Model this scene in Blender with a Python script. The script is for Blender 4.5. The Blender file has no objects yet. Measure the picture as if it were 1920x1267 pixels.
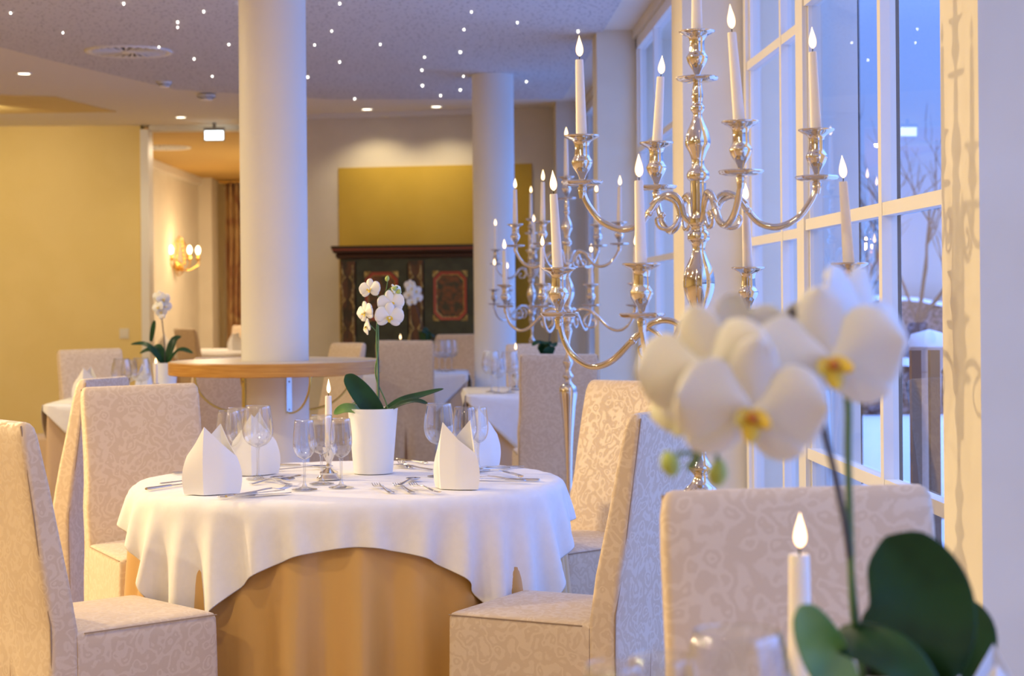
import bpy, bmesh, math, random
import numpy as np
from mathutils import Vector, Matrix, noise as mnoise
PI = math.pi
random.seed(7)
C = bpy.context.scene.collection
scene = bpy.context.scene

# ------------------------------------------------------------------ camera
F_PX, HY, VPX, CAMZ = 3450.0, 560.0, 830.0, 1.285
YAW = math.atan((960 - VPX) / F_PX)
ROLL = math.radians(0.5)
FWD = Vector((math.sin(YAW), math.cos(YAW), 0))
RGT = Vector((math.cos(YAW), -math.sin(YAW), 0))
UPV = Vector((0, 0, 1))
EX = math.cos(ROLL) * RGT - math.sin(ROLL) * UPV
EY = math.sin(ROLL) * RGT + math.cos(ROLL) * UPV
cam_d = bpy.data.cameras.new('camera')
cam = bpy.data.objects.new('camera', cam_d); C.objects.link(cam)
cam.matrix_world = Matrix(((EX.x, EY.x, -FWD.x, 0), (EX.y, EY.y, -FWD.y, 0), (EX.z, EY.z, -FWD.z, CAMZ), (0, 0, 0, 1)))
cam_d.sensor_width = 36.0
cam_d.lens = F_PX / 1920 * 36
cam_d.shift_y = -(633.5 - HY) / 1920
cam_d.clip_end = 200
cam_d.dof.use_dof = True
cam_d.dof.focus_distance = 4.7
cam_d.dof.aperture_fstop = 5.8
scene.camera = cam

def ray(px, py):
    u, v = (px - 960) / F_PX, (HY - py) / F_PX
    return FWD + u * EX + v * EY
O = Vector((0, 0, CAMZ))
def at(px, py, Y):
    r = ray(px, py); return O + r * (Y / r.y)
def onz(px, py, z):
    r = ray(px, py); return O + r * ((z - CAMZ) / r.z)

# ------------------------------------------------------------------ world, lights, exposure
scene.view_settings.view_transform = 'Standard'
scene.view_settings.look = 'None'
scene.view_settings.exposure = -0.15
scene.view_settings.gamma = 1.0
scene.view_settings.use_curve_mapping = False
scene.cycles.transparent_max_bounces = 24
scene.cycles.max_bounces = 8
scene.cycles.sample_clamp_indirect = 6.0
world = bpy.data.worlds.new('dusk_sky'); scene.world = world
world.use_nodes = True
wn = world.node_tree; wn.nodes.clear()
wo = wn.nodes.new('ShaderNodeOutputWorld'); wb = wn.nodes.new('ShaderNodeBackground')
tc = wn.nodes.new('ShaderNodeTexCoord'); sp = wn.nodes.new('ShaderNodeSeparateXYZ')
cr = wn.nodes.new('ShaderNodeValToRGB')
cr.color_ramp.elements[0].position = 0.0; cr.color_ramp.elements[0].color = (0.05, 0.08, 0.18, 1)
cr.color_ramp.elements[1].position = 1.0; cr.color_ramp.elements[1].color = (0.85, 1.6, 4.2, 1)
for p, c in ((0.49, (0.05, 0.08, 0.18, 1)), (0.505, (0.30, 0.52, 1.25, 1)), (0.57, (0.26, 0.52, 1.5, 1)), (0.70, (0.85, 1.6, 4.2, 1))):
    e = cr.color_ramp.elements.new(p); e.color = c
mr = wn.nodes.new('ShaderNodeMapRange'); mr.inputs[1].default_value = -1; mr.inputs[2].default_value = 1
wn.links.new(tc.outputs['Generated'], sp.inputs[0]); wn.links.new(sp.outputs[2], mr.inputs[0])
wn.links.new(mr.outputs[0], cr.inputs[0]); wn.links.new(cr.outputs[0], wb.inputs[0])
wb.inputs[1].default_value = 1.0
wn.links.new(wb.outputs[0], wo.inputs[0])

def light(kind, name, loc, power, col, size=0.1, target=None, **kw):
    d = bpy.data.lights.new(name, kind); o = bpy.data.objects.new(name, d); C.objects.link(o)
    o.location = loc; d.energy = power; d.color = col
    if kind == 'AREA':
        d.shape = kw.get('shape', 'DISK'); d.size = size
        if 'size_y' in kw: d.size_y = kw['size_y']
    else: d.shadow_soft_size = size
    if kind == 'SPOT': d.spot_size = kw.get('spot', 2.0); d.spot_blend = kw.get('blend', 0.5)
    if target is not None:
        o.rotation_euler = (Vector(target) - Vector(loc)).to_track_quat('-Z', 'Y').to_euler()
    return o
# warm lamp low on the left side of the room: casts the long soft-edged shadows
light('SPOT', 'lamp_warm_key', (-4.4, 6.9, 2.02), 760, (1.0, 0.72, 0.36), 0.04, target=(0.3, 4.6, 0.95), spot=1.5, blend=0.3)
# added ceiling lights for warm fill, no fixtures; visible downlights are made further down
WARM = (1.0, 0.80, 0.48)
FILL_XY = []
def fill_light_at(x, y, z=2.98, e=60): FILL_XY.append((x, y)); light('AREA', 'lamp_downlight_and_fill', (x, y, z - 0.012), e, WARM, 0.10, target=(x, y, 0))
for (x, y) in ((-4.5, 2.0), (-2.6, 2.2), (-0.8, 1.2), (-4.5, 5.5), (-2.4, 6.0), (-0.9, 3.6), (-4.6, 9.5), (-2.9, 9.4), (-4.8, 14), (-0.9, 11.2), (-0.4, -1.5), (-3, -1.5)):
    fill_light_at(x, y, e=20 if x > -2 else 50)
for (x, y) in ((-5.6, 15.2), (-3.9, 15.9)):
    light('SPOT', 'lamp_wall_fill', (x, y, 2.95), 85, WARM, 0.06, target=(x, 18.0, 1.3), spot=2.2, blend=.9)  # added spots without fixtures, they brighten the yellow back wall
# daylight entering through the window bays
for (y0, y1) in ((0.35, 3.3), (3.8, 7.5), (8.0, 11.9), (12.4, 16.2)):
    d = bpy.data.lights.new('window_portal', 'AREA'); o = bpy.data.objects.new('window_portal', d); C.objects.link(o)
    d.shape = 'RECTANGLE'; d.size = 2.9; d.size_y = y1 - y0; d.cycles.is_portal = True
    o.location = (1.42, (y0 + y1) / 2, 1.5); o.rotation_euler = (0, PI / 2, 0)

# ------------------------------------------------------------------ materials
M = {}
def mat(name, col, rough=0.5, metal=0.0, sheen=0.0, spec=0.5, emit=None, estr=0.0, sss=0.0, trans=0.0, coat=0.0):
    m = bpy.data.materials.new(name); m.use_nodes = True
    b = m.node_tree.nodes['Principled BSDF']
    b.inputs['Base Color'].default_value = (*col, 1); b.inputs['Roughness'].default_value = rough
    b.inputs['Metallic'].default_value = metal; b.inputs['Specular IOR Level'].default_value = spec
    b.inputs['Sheen Weight'].default_value = sheen; b.inputs['Coat Weight'].default_value = coat
    if emit: b.inputs['Emission Color'].default_value = (*emit, 1); b.inputs['Emission Strength'].default_value = estr
    if sss:
        b.inputs['Subsurface Weight'].default_value = sss; b.inputs['Subsurface Radius'].default_value = (0.02, 0.012, 0.006)
    M[name] = m
    return m
def N(m, t): return m.node_tree.nodes.new(t)
def L(m, a, b): m.node_tree.links.new(a, b)
def bsdf(m): return m.node_tree.nodes['Principled BSDF']
def noise_col(m, c1, c2, scale=5, detail=3, stretch=(1, 1, 1), lo=0.4, hi=0.6, bump=0.0, bscale=None, distort=0.0):
    t = N(m, 'ShaderNodeTexCoord'); mp = N(m, 'ShaderNodeMapping'); mp.inputs['Scale'].default_value = stretch
    n = N(m, 'ShaderNodeTexNoise'); n.inputs['Scale'].default_value = scale; n.inputs['Detail'].default_value = detail
    n.inputs['Distortion'].default_value = distort
    r = N(m, 'ShaderNodeValToRGB'); r.color_ramp.elements[0].position = lo; r.color_ramp.elements[1].position = hi
    r.color_ramp.elements[0].color = (*c1, 1); r.color_ramp.elements[1].color = (*c2, 1)
    L(m, t.outputs['Object'], mp.inputs[0]); L(m, mp.outputs[0], n.inputs['Vector']); L(m, n.outputs['Fac'], r.inputs[0])
    L(m, r.outputs[0], bsdf(m).inputs['Base Color'])
    if bump:
        n2 = n
        if bscale:
            n2 = N(m, 'ShaderNodeTexNoise'); n2.inputs['Scale'].default_value = bscale; n2.inputs['Detail'].default_value = 4
            L(m, mp.outputs[0], n2.inputs['Vector'])
        b = N(m, 'ShaderNodeBump'); b.inputs['Strength'].default_value = bump; b.inputs['Distance'].default_value = 0.004
        L(m, n2.outputs['Fac'], b.inputs['Height']); L(m, b.outputs[0], bsdf(m).inputs['Normal'])
    return m
def damask(name, c1, c2, scale=1.0):
    """woven floral damask: warped blobs and tendrils, matt ground against satin figure"""
    m = mat(name, c1, 0.75, sheen=0.25, spec=0.25)
    t = N(m, 'ShaderNodeTexCoord')
    nz = N(m, 'ShaderNodeTexNoise'); nz.inputs['Scale'].default_value = 16 * scale; nz.inputs['Detail'].default_value = 4
    add = N(m, 'ShaderNodeVectorMath'); add.operation = 'MULTIPLY_ADD'; add.inputs[1].default_value = (0.06,) * 3
    L(m, t.outputs['Object'], nz.inputs['Vector']); L(m, nz.outputs['Color'], add.inputs[0]); L(m, t.outputs['Object'], add.inputs[2])
    w = N(m, 'ShaderNodeTexVoronoi'); w.inputs['Scale'].default_value = 34 * scale; w.feature = 'SMOOTH_F1'
    L(m, add.outputs[0], w.inputs['Vector'])
    mu = N(m, 'ShaderNodeMath'); mu.operation = 'MULTIPLY'; mu.inputs[1].default_value = 20
    L(m, w.outputs['Distance'], mu.inputs[0])
    si = N(m, 'ShaderNodeMath'); si.operation = 'SINE'; L(m, mu.outputs[0], si.inputs[0])
    r = N(m, 'ShaderNodeMapRange'); r.inputs[1].default_value = -0.3; r.inputs[2].default_value = 0.6
    L(m, si.outputs[0], r.inputs[0])
    mx = N(m, 'ShaderNodeMix'); mx.data_type = 'RGBA'; mx.inputs[6].default_value = (*c1, 1); mx.inputs[7].default_value = (*c2, 1)
    L(m, r.outputs[0], mx.inputs[0]); L(m, mx.outputs[2], bsdf(m).inputs['Base Color'])
    r2 = N(m, 'ShaderNodeMapRange'); r2.inputs[3].default_value = 0.8; r2.inputs[4].default_value = 0.42
    L(m, r.outputs[0], r2.inputs[0]); L(m, r2.outputs[0], bsdf(m).inputs['Roughness'])
    b = N(m, 'ShaderNodeBump'); b.inputs['Strength'].default_value = 0.12; b.inputs['Distance'].default_value = 0.002
    wv = N(m, 'ShaderNodeTexNoise'); wv.inputs['Scale'].default_value = 120; L(m, t.outputs['Object'], wv.inputs['Vector'])
    L(m, wv.outputs['Fac'], b.inputs['Height']); L(m, b.outputs[0], bsdf(m).inputs['Normal'])
    return m
damask('chair_fabric', (0.60, 0.475, 0.35), (0.66, 0.54, 0.415))
mat('chair_seam', (0.33, 0.24, 0.17), 0.8)
mat('chair_gap_shade', (0.25, 0.12, 0.06), 0.9)
noise_col(mat('wall_cream', (0.74, 0.69, 0.58), 0.85, spec=0.2), (0.73, 0.68, 0.57), (0.76, 0.71, 0.60), 3)
noise_col(mat('wall_yellow', (0.78, 0.62, 0.27), 0.85, spec=0.2), (0.77, 0.61, 0.26), (0.79, 0.63, 0.28), 2)
noise_col(mat('wall_ochre', (0.60, 0.42, 0.06), 0.85, spec=0.2), (0.60, 0.41, 0.065), (0.64, 0.44, 0.075), 2)
mat('ceiling_orange', (0.60, 0.40, 0.12), 0.8)
mat('white_paint', (0.80, 0.78, 0.74), 0.45)
noise_col(mat('column_paint', (0.80, 0.78, 0.74), 0.55), (0.79, 0.77, 0.73), (0.81, 0.79, 0.75), 2)
mat('ceiling_paint', (0.82, 0.78, 0.70), 0.9, spec=0.1)
mc = mat('ceiling_acoustic', (0.62, 0.61, 0.62), 0.95, spec=0.1)
t = N(mc, 'ShaderNodeTexCoord'); v = N(mc, 'ShaderNodeTexVoronoi'); v.inputs['Scale'].default_value = 30
v.inputs['Randomness'].default_value = 1.0
r = N(mc, 'ShaderNodeValToRGB'); r.color_ramp.elements[0].position = 0.16; r.color_ramp.elements[1].position = 0.30
r.color_ramp.elements[0].color = (0.27, 0.265, 0.28, 1); r.color_ramp.elements[1].color = (0.66, 0.65, 0.655, 1)
L(mc, t.outputs['Object'], v.inputs['Vector']); L(mc, v.outputs['Distance'], r.inputs[0]); L(mc, r.outputs[0], bsdf(mc).inputs['Base Color'])
mfl = mat('floor_wood', (0.42, 0.30, 0.19), 0.4); noise_col(mfl, (0.36, 0.25, 0.15), (0.46, 0.33, 0.21), 3, 5, (8, 1, 1))
mat('linen_white', (0.86, 0.85, 0.86), 0.7, sheen=0.15, spec=0.3)
noise_col(M['linen_white'], (0.78, 0.77, 0.78), (0.80, 0.79, 0.80), 40, 2, bump=0.05, bscale=400)
mat('napkin_white', (0.84, 0.83, 0.84), 0.7, spec=0.3)
mat('skirt_gold', (0.66, 0.40, 0.13), 0.36, sheen=0.2, spec=0.6)
noise_col(M['skirt_gold'], (0.57, 0.33, 0.10), (0.62, 0.37, 0.12), 6, 3, (1, 1, 0.2))
mat('skirt_tan', (0.60, 0.44, 0.30), 0.7)
mat('silver', (0.75, 0.72, 0.67), 0.07, 1.0)
mat('steel_cutlery', (0.80, 0.79, 0.78), 0.16, 1.0)
mat('candle_wax', (0.86, 0.80, 0.74), 0.45, sss=0.25)
mat('wick', (0.03, 0.025, 0.02), 0.9)
mat('pot_white', (0.84, 0.84, 0.84), 0.28)
mat('soil_bark', (0.10, 0.06, 0.035), 0.9)
noise_col(mat('leaf_green', (0.02, 0.10, 0.035), 0.42, spec=0.3), (0.006, 0.036, 0.012), (0.012, 0.060, 0.017), 14, 2, (1, 1, 1))
noise_col(mat('leaf_light', (0.16, 0.32, 0.06), 0.35), (0.07, 0.19, 0.03), (0.16, 0.29, 0.06), 10, 2)
mat('stem_dark', (0.045, 0.04, 0.045), 0.4)
mat('stem_green', (0.10, 0.20, 0.06), 0.45)
mat('petal_white', (0.78, 0.78, 0.76), 0.5, sss=0.15)
mat('petal_cream', (0.80, 0.82, 0.66), 0.5, sss=0.15)
mat('lip_yellow', (0.75, 0.55, 0.05), 0.5)
mat('lip_red', (0.50, 0.16, 0.02), 0.5)
mat('bud_green', (0.42, 0.52, 0.12), 0.45)
mat('wood_oak', (0.62, 0.36, 0.12), 0.38)
noise_col(M['wood_oak'], (0.48, 0.22, 0.045), (0.66, 0.36, 0.09), 6, 5, (1.2, 1.2, 26), lo=0.3, hi=0.7)
mat('table_laminate', (0.66, 0.56, 0.42), 0.3)
mat('brass', (0.72, 0.56, 0.14), 0.3, 1.0)
mat('steel_plate', (0.66, 0.72, 0.76), 0.22, 1.0)
mat('cabinet_green', (0.020, 0.032, 0.020), 0.4)
noise_col(M['cabinet_green'], (0.015, 0.024, 0.016), (0.032, 0.045, 0.026), 9, 4)
mat('cabinet_brown', (0.055, 0.022, 0.012), 0.35)
noise_col(mat('cabinet_pilaster', (0.07, 0.03, 0.015), 0.45), (0.03, 0.018, 0.010), (0.13, 0.045, 0.016), 16, 3, (1, 1, 0.4))
mat('cabinet_red', (0.40, 0.06, 0.03), 0.4)
noise_col(mat('cabinet_gold', (0.55, 0.38, 0.08), 0.4), (0.28, 0.17, 0.03), (0.72, 0.52, 0.14), 35, 3)
mfp = noise_col(mat('cabinet_flowers', (0.1, 0.08, 0.04), 0.5), (0.05, 0.045, 0.02), (0.22, 0.07, 0.02), 20, 4, lo=0.42, hi=0.62)
mat('gilt', (0.80, 0.50, 0.14), 0.3, 1.0)
mcur = mat('curtain_fabric', (0.5, 0.3, 0.1), 0.6, sheen=0.3)
noise_col(mcur, (0.62, 0.42, 0.16), (0.34, 0.13, 0.04), 3.2, 4, (1.0, 1.0, 0.8), lo=0.35, hi=0.65, distort=1.2)
mat('plastic_white', (0.80, 0.80, 0.80), 0.4)
mat('plastic_grey', (0.28, 0.28, 0.28), 0.5)
mat('vent_dark', (0.03, 0.03, 0.03), 0.8)
mat('snow', (0.86, 0.88, 0.92), 0.8)
noise_col(mat('hedge_twigs', (0.10, 0.055, 0.035), 0.9), (0.04, 0.02, 0.015), (0.30, 0.24, 0.24), 22, 6, lo=0.4, hi=0.65, bump=0.6)
mat('bark', (0.10, 0.07, 0.06), 0.9)
mat('outer_render', (0.014, 0.012, 0.008), 0.9)
mat('outer_brown', (0.12, 0.07, 0.045), 0.7)
mat('terracotta', (0.45, 0.33, 0.27), 0.8)
mat('evergreen', (0.02, 0.05, 0.02), 0.7)
def emis(name, col, s):
    m = bpy.data.materials.new(name); m.use_nodes = True; nt = m.node_tree; nt.nodes.clear()
    o = nt.nodes.new('ShaderNodeOutputMaterial'); e = nt.nodes.new('ShaderNodeEmission')
    e.inputs[0].default_value = (*col, 1); e.inputs[1].default_value = s; nt.links.new(e.outputs[0], o.inputs[0]); M[name] = m
emis('flame', (1.0, 0.66, 0.30), 6.0)
_m = M['flame']; _lw = N(_m, 'ShaderNodeLayerWeight'); _lw.inputs[0].default_value = 0.5
_r = N(_m, 'ShaderNodeValToRGB'); _r.color_ramp.elements[0].color = (1.0, 0.72, 0.40, 1); _r.color_ramp.elements[1].color = (0.42, 0.17, 0.045, 1)
_r.color_ramp.elements[0].position = 0.25; _r.color_ramp.elements[1].position = 0.95
L(_m, _lw.outputs['Facing'], _r.inputs[0]); L(_m, _r.outputs[0], [n for n in _m.node_tree.nodes if n.type == 'EMISSION'][0].inputs[0])
emis('star_glow', (1.0, 0.93, 0.8), 14.0)
emis('lamp_glow', (1.0, 0.86, 0.62), 9.0)
emis('bulb_glow', (1.0, 0.74, 0.38), 14.0)
emis('sign_glow', (0.86, 0.97, 1.0), 4.5)
def thin_glass(name, base, gain, power, tint, rough):
    """one sheet of clear glass: see-through, with mirror reflection rising towards grazing view"""
    m = bpy.data.materials.new(name); m.use_nodes = True; nt = m.node_tree; nt.nodes.clear()
    o = nt.nodes.new('ShaderNodeOutputMaterial'); mx = nt.nodes.new('ShaderNodeMixShader')
    tr = nt.nodes.new('ShaderNodeBsdfTransparent'); tr.inputs[0].default_value = (*tint, 1)
    gl = nt.nodes.new('ShaderNodeBsdfGlossy'); gl.inputs['Roughness'].default_value = rough
    lw = nt.nodes.new('ShaderNodeLayerWeight'); lw.inputs[0].default_value = 0.5
    pw = nt.nodes.new('ShaderNodeMath'); pw.operation = 'POWER'; pw.inputs[1].default_value = power
    ma = nt.nodes.new('ShaderNodeMath'); ma.operation = 'MULTIPLY_ADD'; ma.inputs[1].default_value = gain; ma.inputs[2].default_value = base
    ma.use_clamp = True
    nt.links.new(lw.outputs['Facing'], pw.inputs[0]); nt.links.new(pw.outputs[0], ma.inputs[0])
    nt.links.new(ma.outputs[0], mx.inputs[0]); nt.links.new(tr.outputs[0], mx.inputs[1])
    nt.links.new(gl.outputs[0], mx.inputs[2]); nt.links.new(mx.outputs[0], o.inputs[0]); M[name] = m
thin_glass('window_glass', 0.08, 0.85, 5.5, (0.96, 0.97, 0.98), 0.0)
thin_glass('glassware', 0.17, 0.83, 1.8, (0.955, 0.96, 0.965), 0.015)

# ------------------------------------------------------------------ mesh helpers
class MB:
    def __init__(s): s.v = []; s.f = []
    def add(s, vs, fs):
        b = len(s.v); s.v += [tuple(v) for v in vs]; s.f += [tuple(i + b for i in f) for f in fs]; return s
    def box(s, x0, y0, z0, x1, y1, z1):
        vs = [(x, y, z) for z in (z0, z1) for y in (y0, y1) for x in (x0, x1)]
        return s.add(vs, [(0, 2, 3, 1), (4, 5, 7, 6), (0, 1, 5, 4), (2, 6, 7, 3), (0, 4, 6, 2), (1, 3, 7, 5)])
    def rings(s, rs, cap0=True, cap1=True, closed=True):
        n = len(rs[0]); vs = [p for r in rs for p in r]; fs = []
        for i in range(len(rs) - 1):
            for j in range(n if closed else n - 1):
                k = (j + 1) % n; fs.append((i * n + j, i * n + k, (i + 1) * n + k, (i + 1) * n + j))
        if cap0: fs.append(tuple(range(n - 1, -1, -1)))
        if cap1: fs.append(tuple((len(rs) - 1) * n + j for j in range(n)))
        return s.add(vs, fs)
    def lathe(s, prof, n=24, c=(0, 0, 0), cap0=True, cap1=True, lobes=0, la=0.0):
        rs = []
        for r, z in prof:
            rs.append([(c[0] + r * (1 + (la * math.cos(lobes * a) if lobes else 0)) * math.cos(a), c[1] + r * (1 + (la * math.cos(lobes * a) if lobes else 0)) * math.sin(a), c[2] + z) for a in [2 * PI * k / n for k in range(n)]])
        return s.rings(rs, cap0 and prof[0][0] > 1e-6, cap1 and prof[-1][0] > 1e-6)
    def tube(s, pts, rad, n=8, flat=1.0):
        pts = [Vector(p) for p in pts]; rs = []; prev = None
        for i, p in enumerate(pts):
            t = (pts[min(i + 1, len(pts) - 1)] - pts[max(i - 1, 0)]).normalized()
            if prev is None:
                a = Vector((0, 0, 1)) if abs(t.z) < 0.9 else Vector((1, 0, 0)); u = t.cross(a).normalized()
            else:
                u = (prev - t * prev.dot(t)).normalized()
            prev = u; w = t.cross(u)
            r = rad[i] if isinstance(rad, (list, tuple)) else rad
            rs.append([p + r * (math.cos(2 * PI * k / n) * u + flat * math.sin(2 * PI * k / n) * w) for k in range(n)])
        return s.rings(rs)
    def grid(s, P):
        a, b = len(P), len(P[0])
        return s.add([p for r in P for p in r], [(i * b + j, i * b + j + 1, (i + 1) * b + j + 1, (i + 1) * b + j) for i in range(a - 1) for j in range(b - 1)])
    def xf(s, m):
        s.v = [tuple(m @ Vector(v)) for v in s.v]; return s
    def build(s, name, m, parent=None, smooth=45, loc=None, recalc=True):
        me = bpy.data.meshes.new(name); me.from_pydata(s.v, [], s.f); me.update()
        if recalc:
            bm = bmesh.new(); bm.from_mesh(me); bmesh.ops.recalc_face_normals(bm, faces=bm.faces); bm.to_mesh(me); bm.free()
        me.materials.append(M[m] if isinstance(m, str) else m)
        if smooth:
            me.polygons.foreach_set('use_smooth', [True] * len(me.polygons)); me.set_sharp_from_angle(angle=math.radians(smooth))
        o = bpy.data.objects.new(name, me); C.objects.link(o)
        if parent: o.parent = parent
        if loc is not None: o.location = loc
        return o
def spline(pts, n=6):
    pts = [Vector(p) for p in pts]; out = []
    for i in range(len(pts) - 1):
        p0, p1, p2, p3 = pts[max(i - 1, 0)], pts[i], pts[i + 1], pts[min(i + 2, len(pts) - 1)]
        for k in range(n):
            t = k / n
            out.append(0.5 * ((2 * p1) + (p2 - p0) * t + (2 * p0 - 5 * p1 + 4 * p2 - p3) * t * t + (3 * p1 - p0 - 3 * p2 + p3) * t ** 3))
    out.append(pts[-1]); return out
def tag(o, label=None, cat=None, group=None, kind=None):
    if label: o['label'] = label
    if cat: o['category'] = cat
    if group: o['group'] = group
    if kind: o['kind'] = kind
    return o
def empty(name, loc=(0, 0, 0), rz=0.0):
    o = bpy.data.objects.new(name, None); C.objects.link(o); o.location = loc; o.rotation_euler = (0, 0, rz); o.empty_display_size = 0.1
    return o
def copy_tree(o, parent=None):
    c = o.copy(); C.objects.link(c)
    if parent: c.parent = parent
    for ch in list(o.children): copy_tree(ch, c)
    return c
def struct(name, mb, m, smooth=None):
    return tag(mb.build(name, m, smooth=smooth), kind='structure')
def rrect(x0, y0, x1, y1, r, m=6, cs=4):
    """rounded rectangle, counter-clockwise from the middle of the -y side"""
    pts = []
    cor = [((x1 - r, y0 + r), -PI / 2), ((x1 - r, y1 - r), 0), ((x0 + r, y1 - r), PI / 2), ((x0 + r, y0 + r), PI)]
    prev_end = None
    for (c, a0) in cor:
        arc = [(c[0] + r * math.cos(a0 + PI / 2 * k / cs), c[1] + r * math.sin(a0 + PI / 2 * k / cs)) for k in range(cs + 1)]
        if prev_end:
            for k in range(1, m): pts.append((prev_end[0] + (arc[0][0] - prev_end[0]) * k / m, prev_end[1] + (arc[0][1] - prev_end[1]) * k / m))
        pts += arc; prev_end = arc[-1]
    f = pts[0]
    for k in range(1, m): pts.append((prev_end[0] + (f[0] - prev_end[0]) * k / m, prev_end[1] + (f[1] - prev_end[1]) * k / m))
    return pts

# ------------------------------------------------------------------ the room shell
H = 3.0
struct('floor', MB().box(-7, -4, -0.1, 1.7, 30, 0.0), 'floor_wood')
struct('ceiling', MB().box(-7, -4, H, 1.7, 18.2, H + 0.1), 'ceiling_paint')
struct('wall_left', MB().box(-7.2, -4, 0, -7, 18.2, H), 'wall_yellow')
struct('wall_behind_camera', MB().box(-7.2, -4.2, 0, 1.7, -4, H), 'wall_cream')
XJ0, XJ1 = at(265, 400, 18).x, at(280, 400, 18).x
struct('wall_back_left', MB().box(-7.2, 18.0, 0, XJ0, 18.2, H), 'wall_yellow')
tag(MB().box(XJ0, 17.96, 0, XJ1, 18.25, H - 0.04).build('trim_1', 'white_paint', smooth=None), kind='structure')
struct('wall_above_opening', MB().box(XJ1, 18.0, H - 0.05, -1.6, 18.2, H), 'wall_cream')
# back wall behind the painted cupboard, slightly turned
b0, b1 = Vector((-1.62, 17.18, 0)), Vector((1.5, 16.42, 0))
bd = (b1 - b0).normalized(); bn = Vector((bd.y, -bd.x, 0))          # faces the room
def on_back(px, py, off=0.0):
    """point of the back wall plane seen at a pixel, moved off the wall into the room"""
    r = ray(px, py); t = (b0 + bn * off - O).dot(bn) / r.dot(bn); return O + r * t
def wallslab(p, q, z0, z1, thick, name, m):
    d = (q - p).normalized(); n = Vector((d.y, -d.x, 0)); mb = MB()
    vs = [Vector((a.x, a.y, z)) for z in (z0, z1) for a in (p, q, q - n * thick, p - n * thick)]
    mb.add(vs, [(0, 1, 2, 3), (4, 5, 6, 7), (0, 1, 5, 4), (1, 2, 6, 5), (2, 3, 7, 6), (3, 0, 4, 7)])
    return struct(name, mb, m)
wallslab(b0, b1, 0, H, 0.2, 'wall_back', 'wall_cream')
wallslab(Vector((-1.62, 18.2, 0)), Vector((-1.62, 17.18, 0)), 0, H, 0.01, 'wall_back_return', 'wall_cream')
pl, pr = on_back(635, 400, 0.012), on_back(998, 400, 0.012)
ptop = on_back(635, 315).z
wallslab(Vector((pl.x, pl.y, 0)), Vector((pr.x, pr.y, 0)), 0.0, ptop, 0.012, 'wall_back_panel', 'wall_ochre')
# cove strip along the back wall
c0, c1 = on_back(560, 215, 0.10), on_back(893, 205, 0.10)
wallslab(Vector((c0.x, c0.y, 0)), Vector((c1.x, c1.y, 0)), 2.955, H, 0.10, 'trim_2', 'white_paint')
# acoustic ceiling field
zc = H - 0.012
outer = [onz(-260, 20, zc), onz(90, 112, zc), onz(330, 168, zc), onz(620, 186, zc), onz(1010, 186, zc)]
xr = onz(1130, 60, zc).x
outer += [Vector((xr, outer[-1].y, zc)), Vector((xr, -3.5, zc)), Vector((-3.6, -3.5, zc))]
mb = MB(); n = len(outer)
mb.add([(p.x, p.y, zc) for p in outer] + [(p.x, p.y, H + 0.002) for p in outer], [tuple(range(n)), tuple(range(n, 2 * n))] + [(i, (i + 1) % n, n + (i + 1) % n, n + i) for i in range(n)])
struct('ceiling_acoustic_field', mb, 'ceiling_acoustic')
# yellow painted ceiling recess at left
q = [onz(-200, 172, H - 0.008), onz(105, 182, H - 0.008), onz(218, 210, H - 0.008), onz(-200, 216, H - 0.008)]
mb = MB(); mb.add([tuple(p) for p in q] + [(p.x, p.y, H + 0.002) for p in q], [(0, 1, 2, 3), (4, 5, 6, 7), (0, 1, 5, 4), (1, 2, 6, 5), (2, 3, 7, 6), (3, 0, 4, 7)])
struct('ceiling_yellow_panel', mb, 'wall_yellow')
# second room through the opening
w0, w1 = at(262, 310, 22.5), at(372, 335, 25.7)
wallslab(Vector((w0.x - 0.12, 18.2, 0)), Vector((w1.x, w1.y, 0)), 0, H, 0.15, 'wall_sconce', 'wall_cream')
xa, xb = w1.x, at(397, 400, 25.7).x
struct('wall_sconce_end', MB().box(xa - 0.01, 25.7, 0, xb, 25.85, H), 'wall_cream')
struct('wall_far_side', MB().box(xb - 0.1, 25.85, 0, xb, 27.4, H), 'wall_cream')
struct('wall_far', MB().box(xb - 0.1, 27.4, 0, 0.6, 27.6, H), 'wall_yellow')
struct('wall_far_right', MB().box(0.5, 17.3, 0, 0.6, 27.4, H), 'wall_cream')
struct('ceiling_far_room', MB().box(-5.5, 18.2, H, 1.7, 28, H + 0.1), 'ceiling_orange')
struct('trim_3', MB().box(xb - 0.02, 27.25, 0.0, xb + 0.30, 27.4, 2.1), 'wall_cream')
wallslab(Vector((w0.x + .05, 18.3, 0)), Vector((w1.x + .05, w1.y, 0)), H - .10, H, 0.12, 'trim_4', 'white_paint')
for (x, y, e) in ((-2.6, 20.6, 70), (-1.4, 23.5, 70)):  # added lights without fixtures, warm fill for the far room
    light('AREA', 'fill_far_room', (x, y, H - 0.02), e, (1, 0.78, 0.52), 0.15, target=(x, y, 0))
light('POINT', 'fill_far_room', (-1.2, 22.0, 2.1), 60, (1, 0.80, 0.56), 0.2)  # added fill light hanging free in the far room

# ------------------------------------------------------------------ columns
def column(x, y, r, label):
    root = empty('column', (x, y, 0)); tag(root, label, 'column')
    mb = MB(); mb.lathe([(r, 0.09), (r, H - 0.012)], 72); mb.build('shaft', 'column_paint', root, 60)
    mb = MB(); mb.lathe([(r + 0.012, 0), (r + 0.012, 0.08), (r + 0.004, 0.092)], 72); mb.build('base_ring', 'white_paint', root, 30)
    return root
K1 = at(513.5, 400, 8.75); K2 = at(926, 400, 14.0)
column(K1.x, K1.y, 0.158, 'thick round white column rising through the round wooden bar table')
column(K2.x, K2.y, 0.158, 'round white column standing right of the dark painted cupboard')

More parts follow.
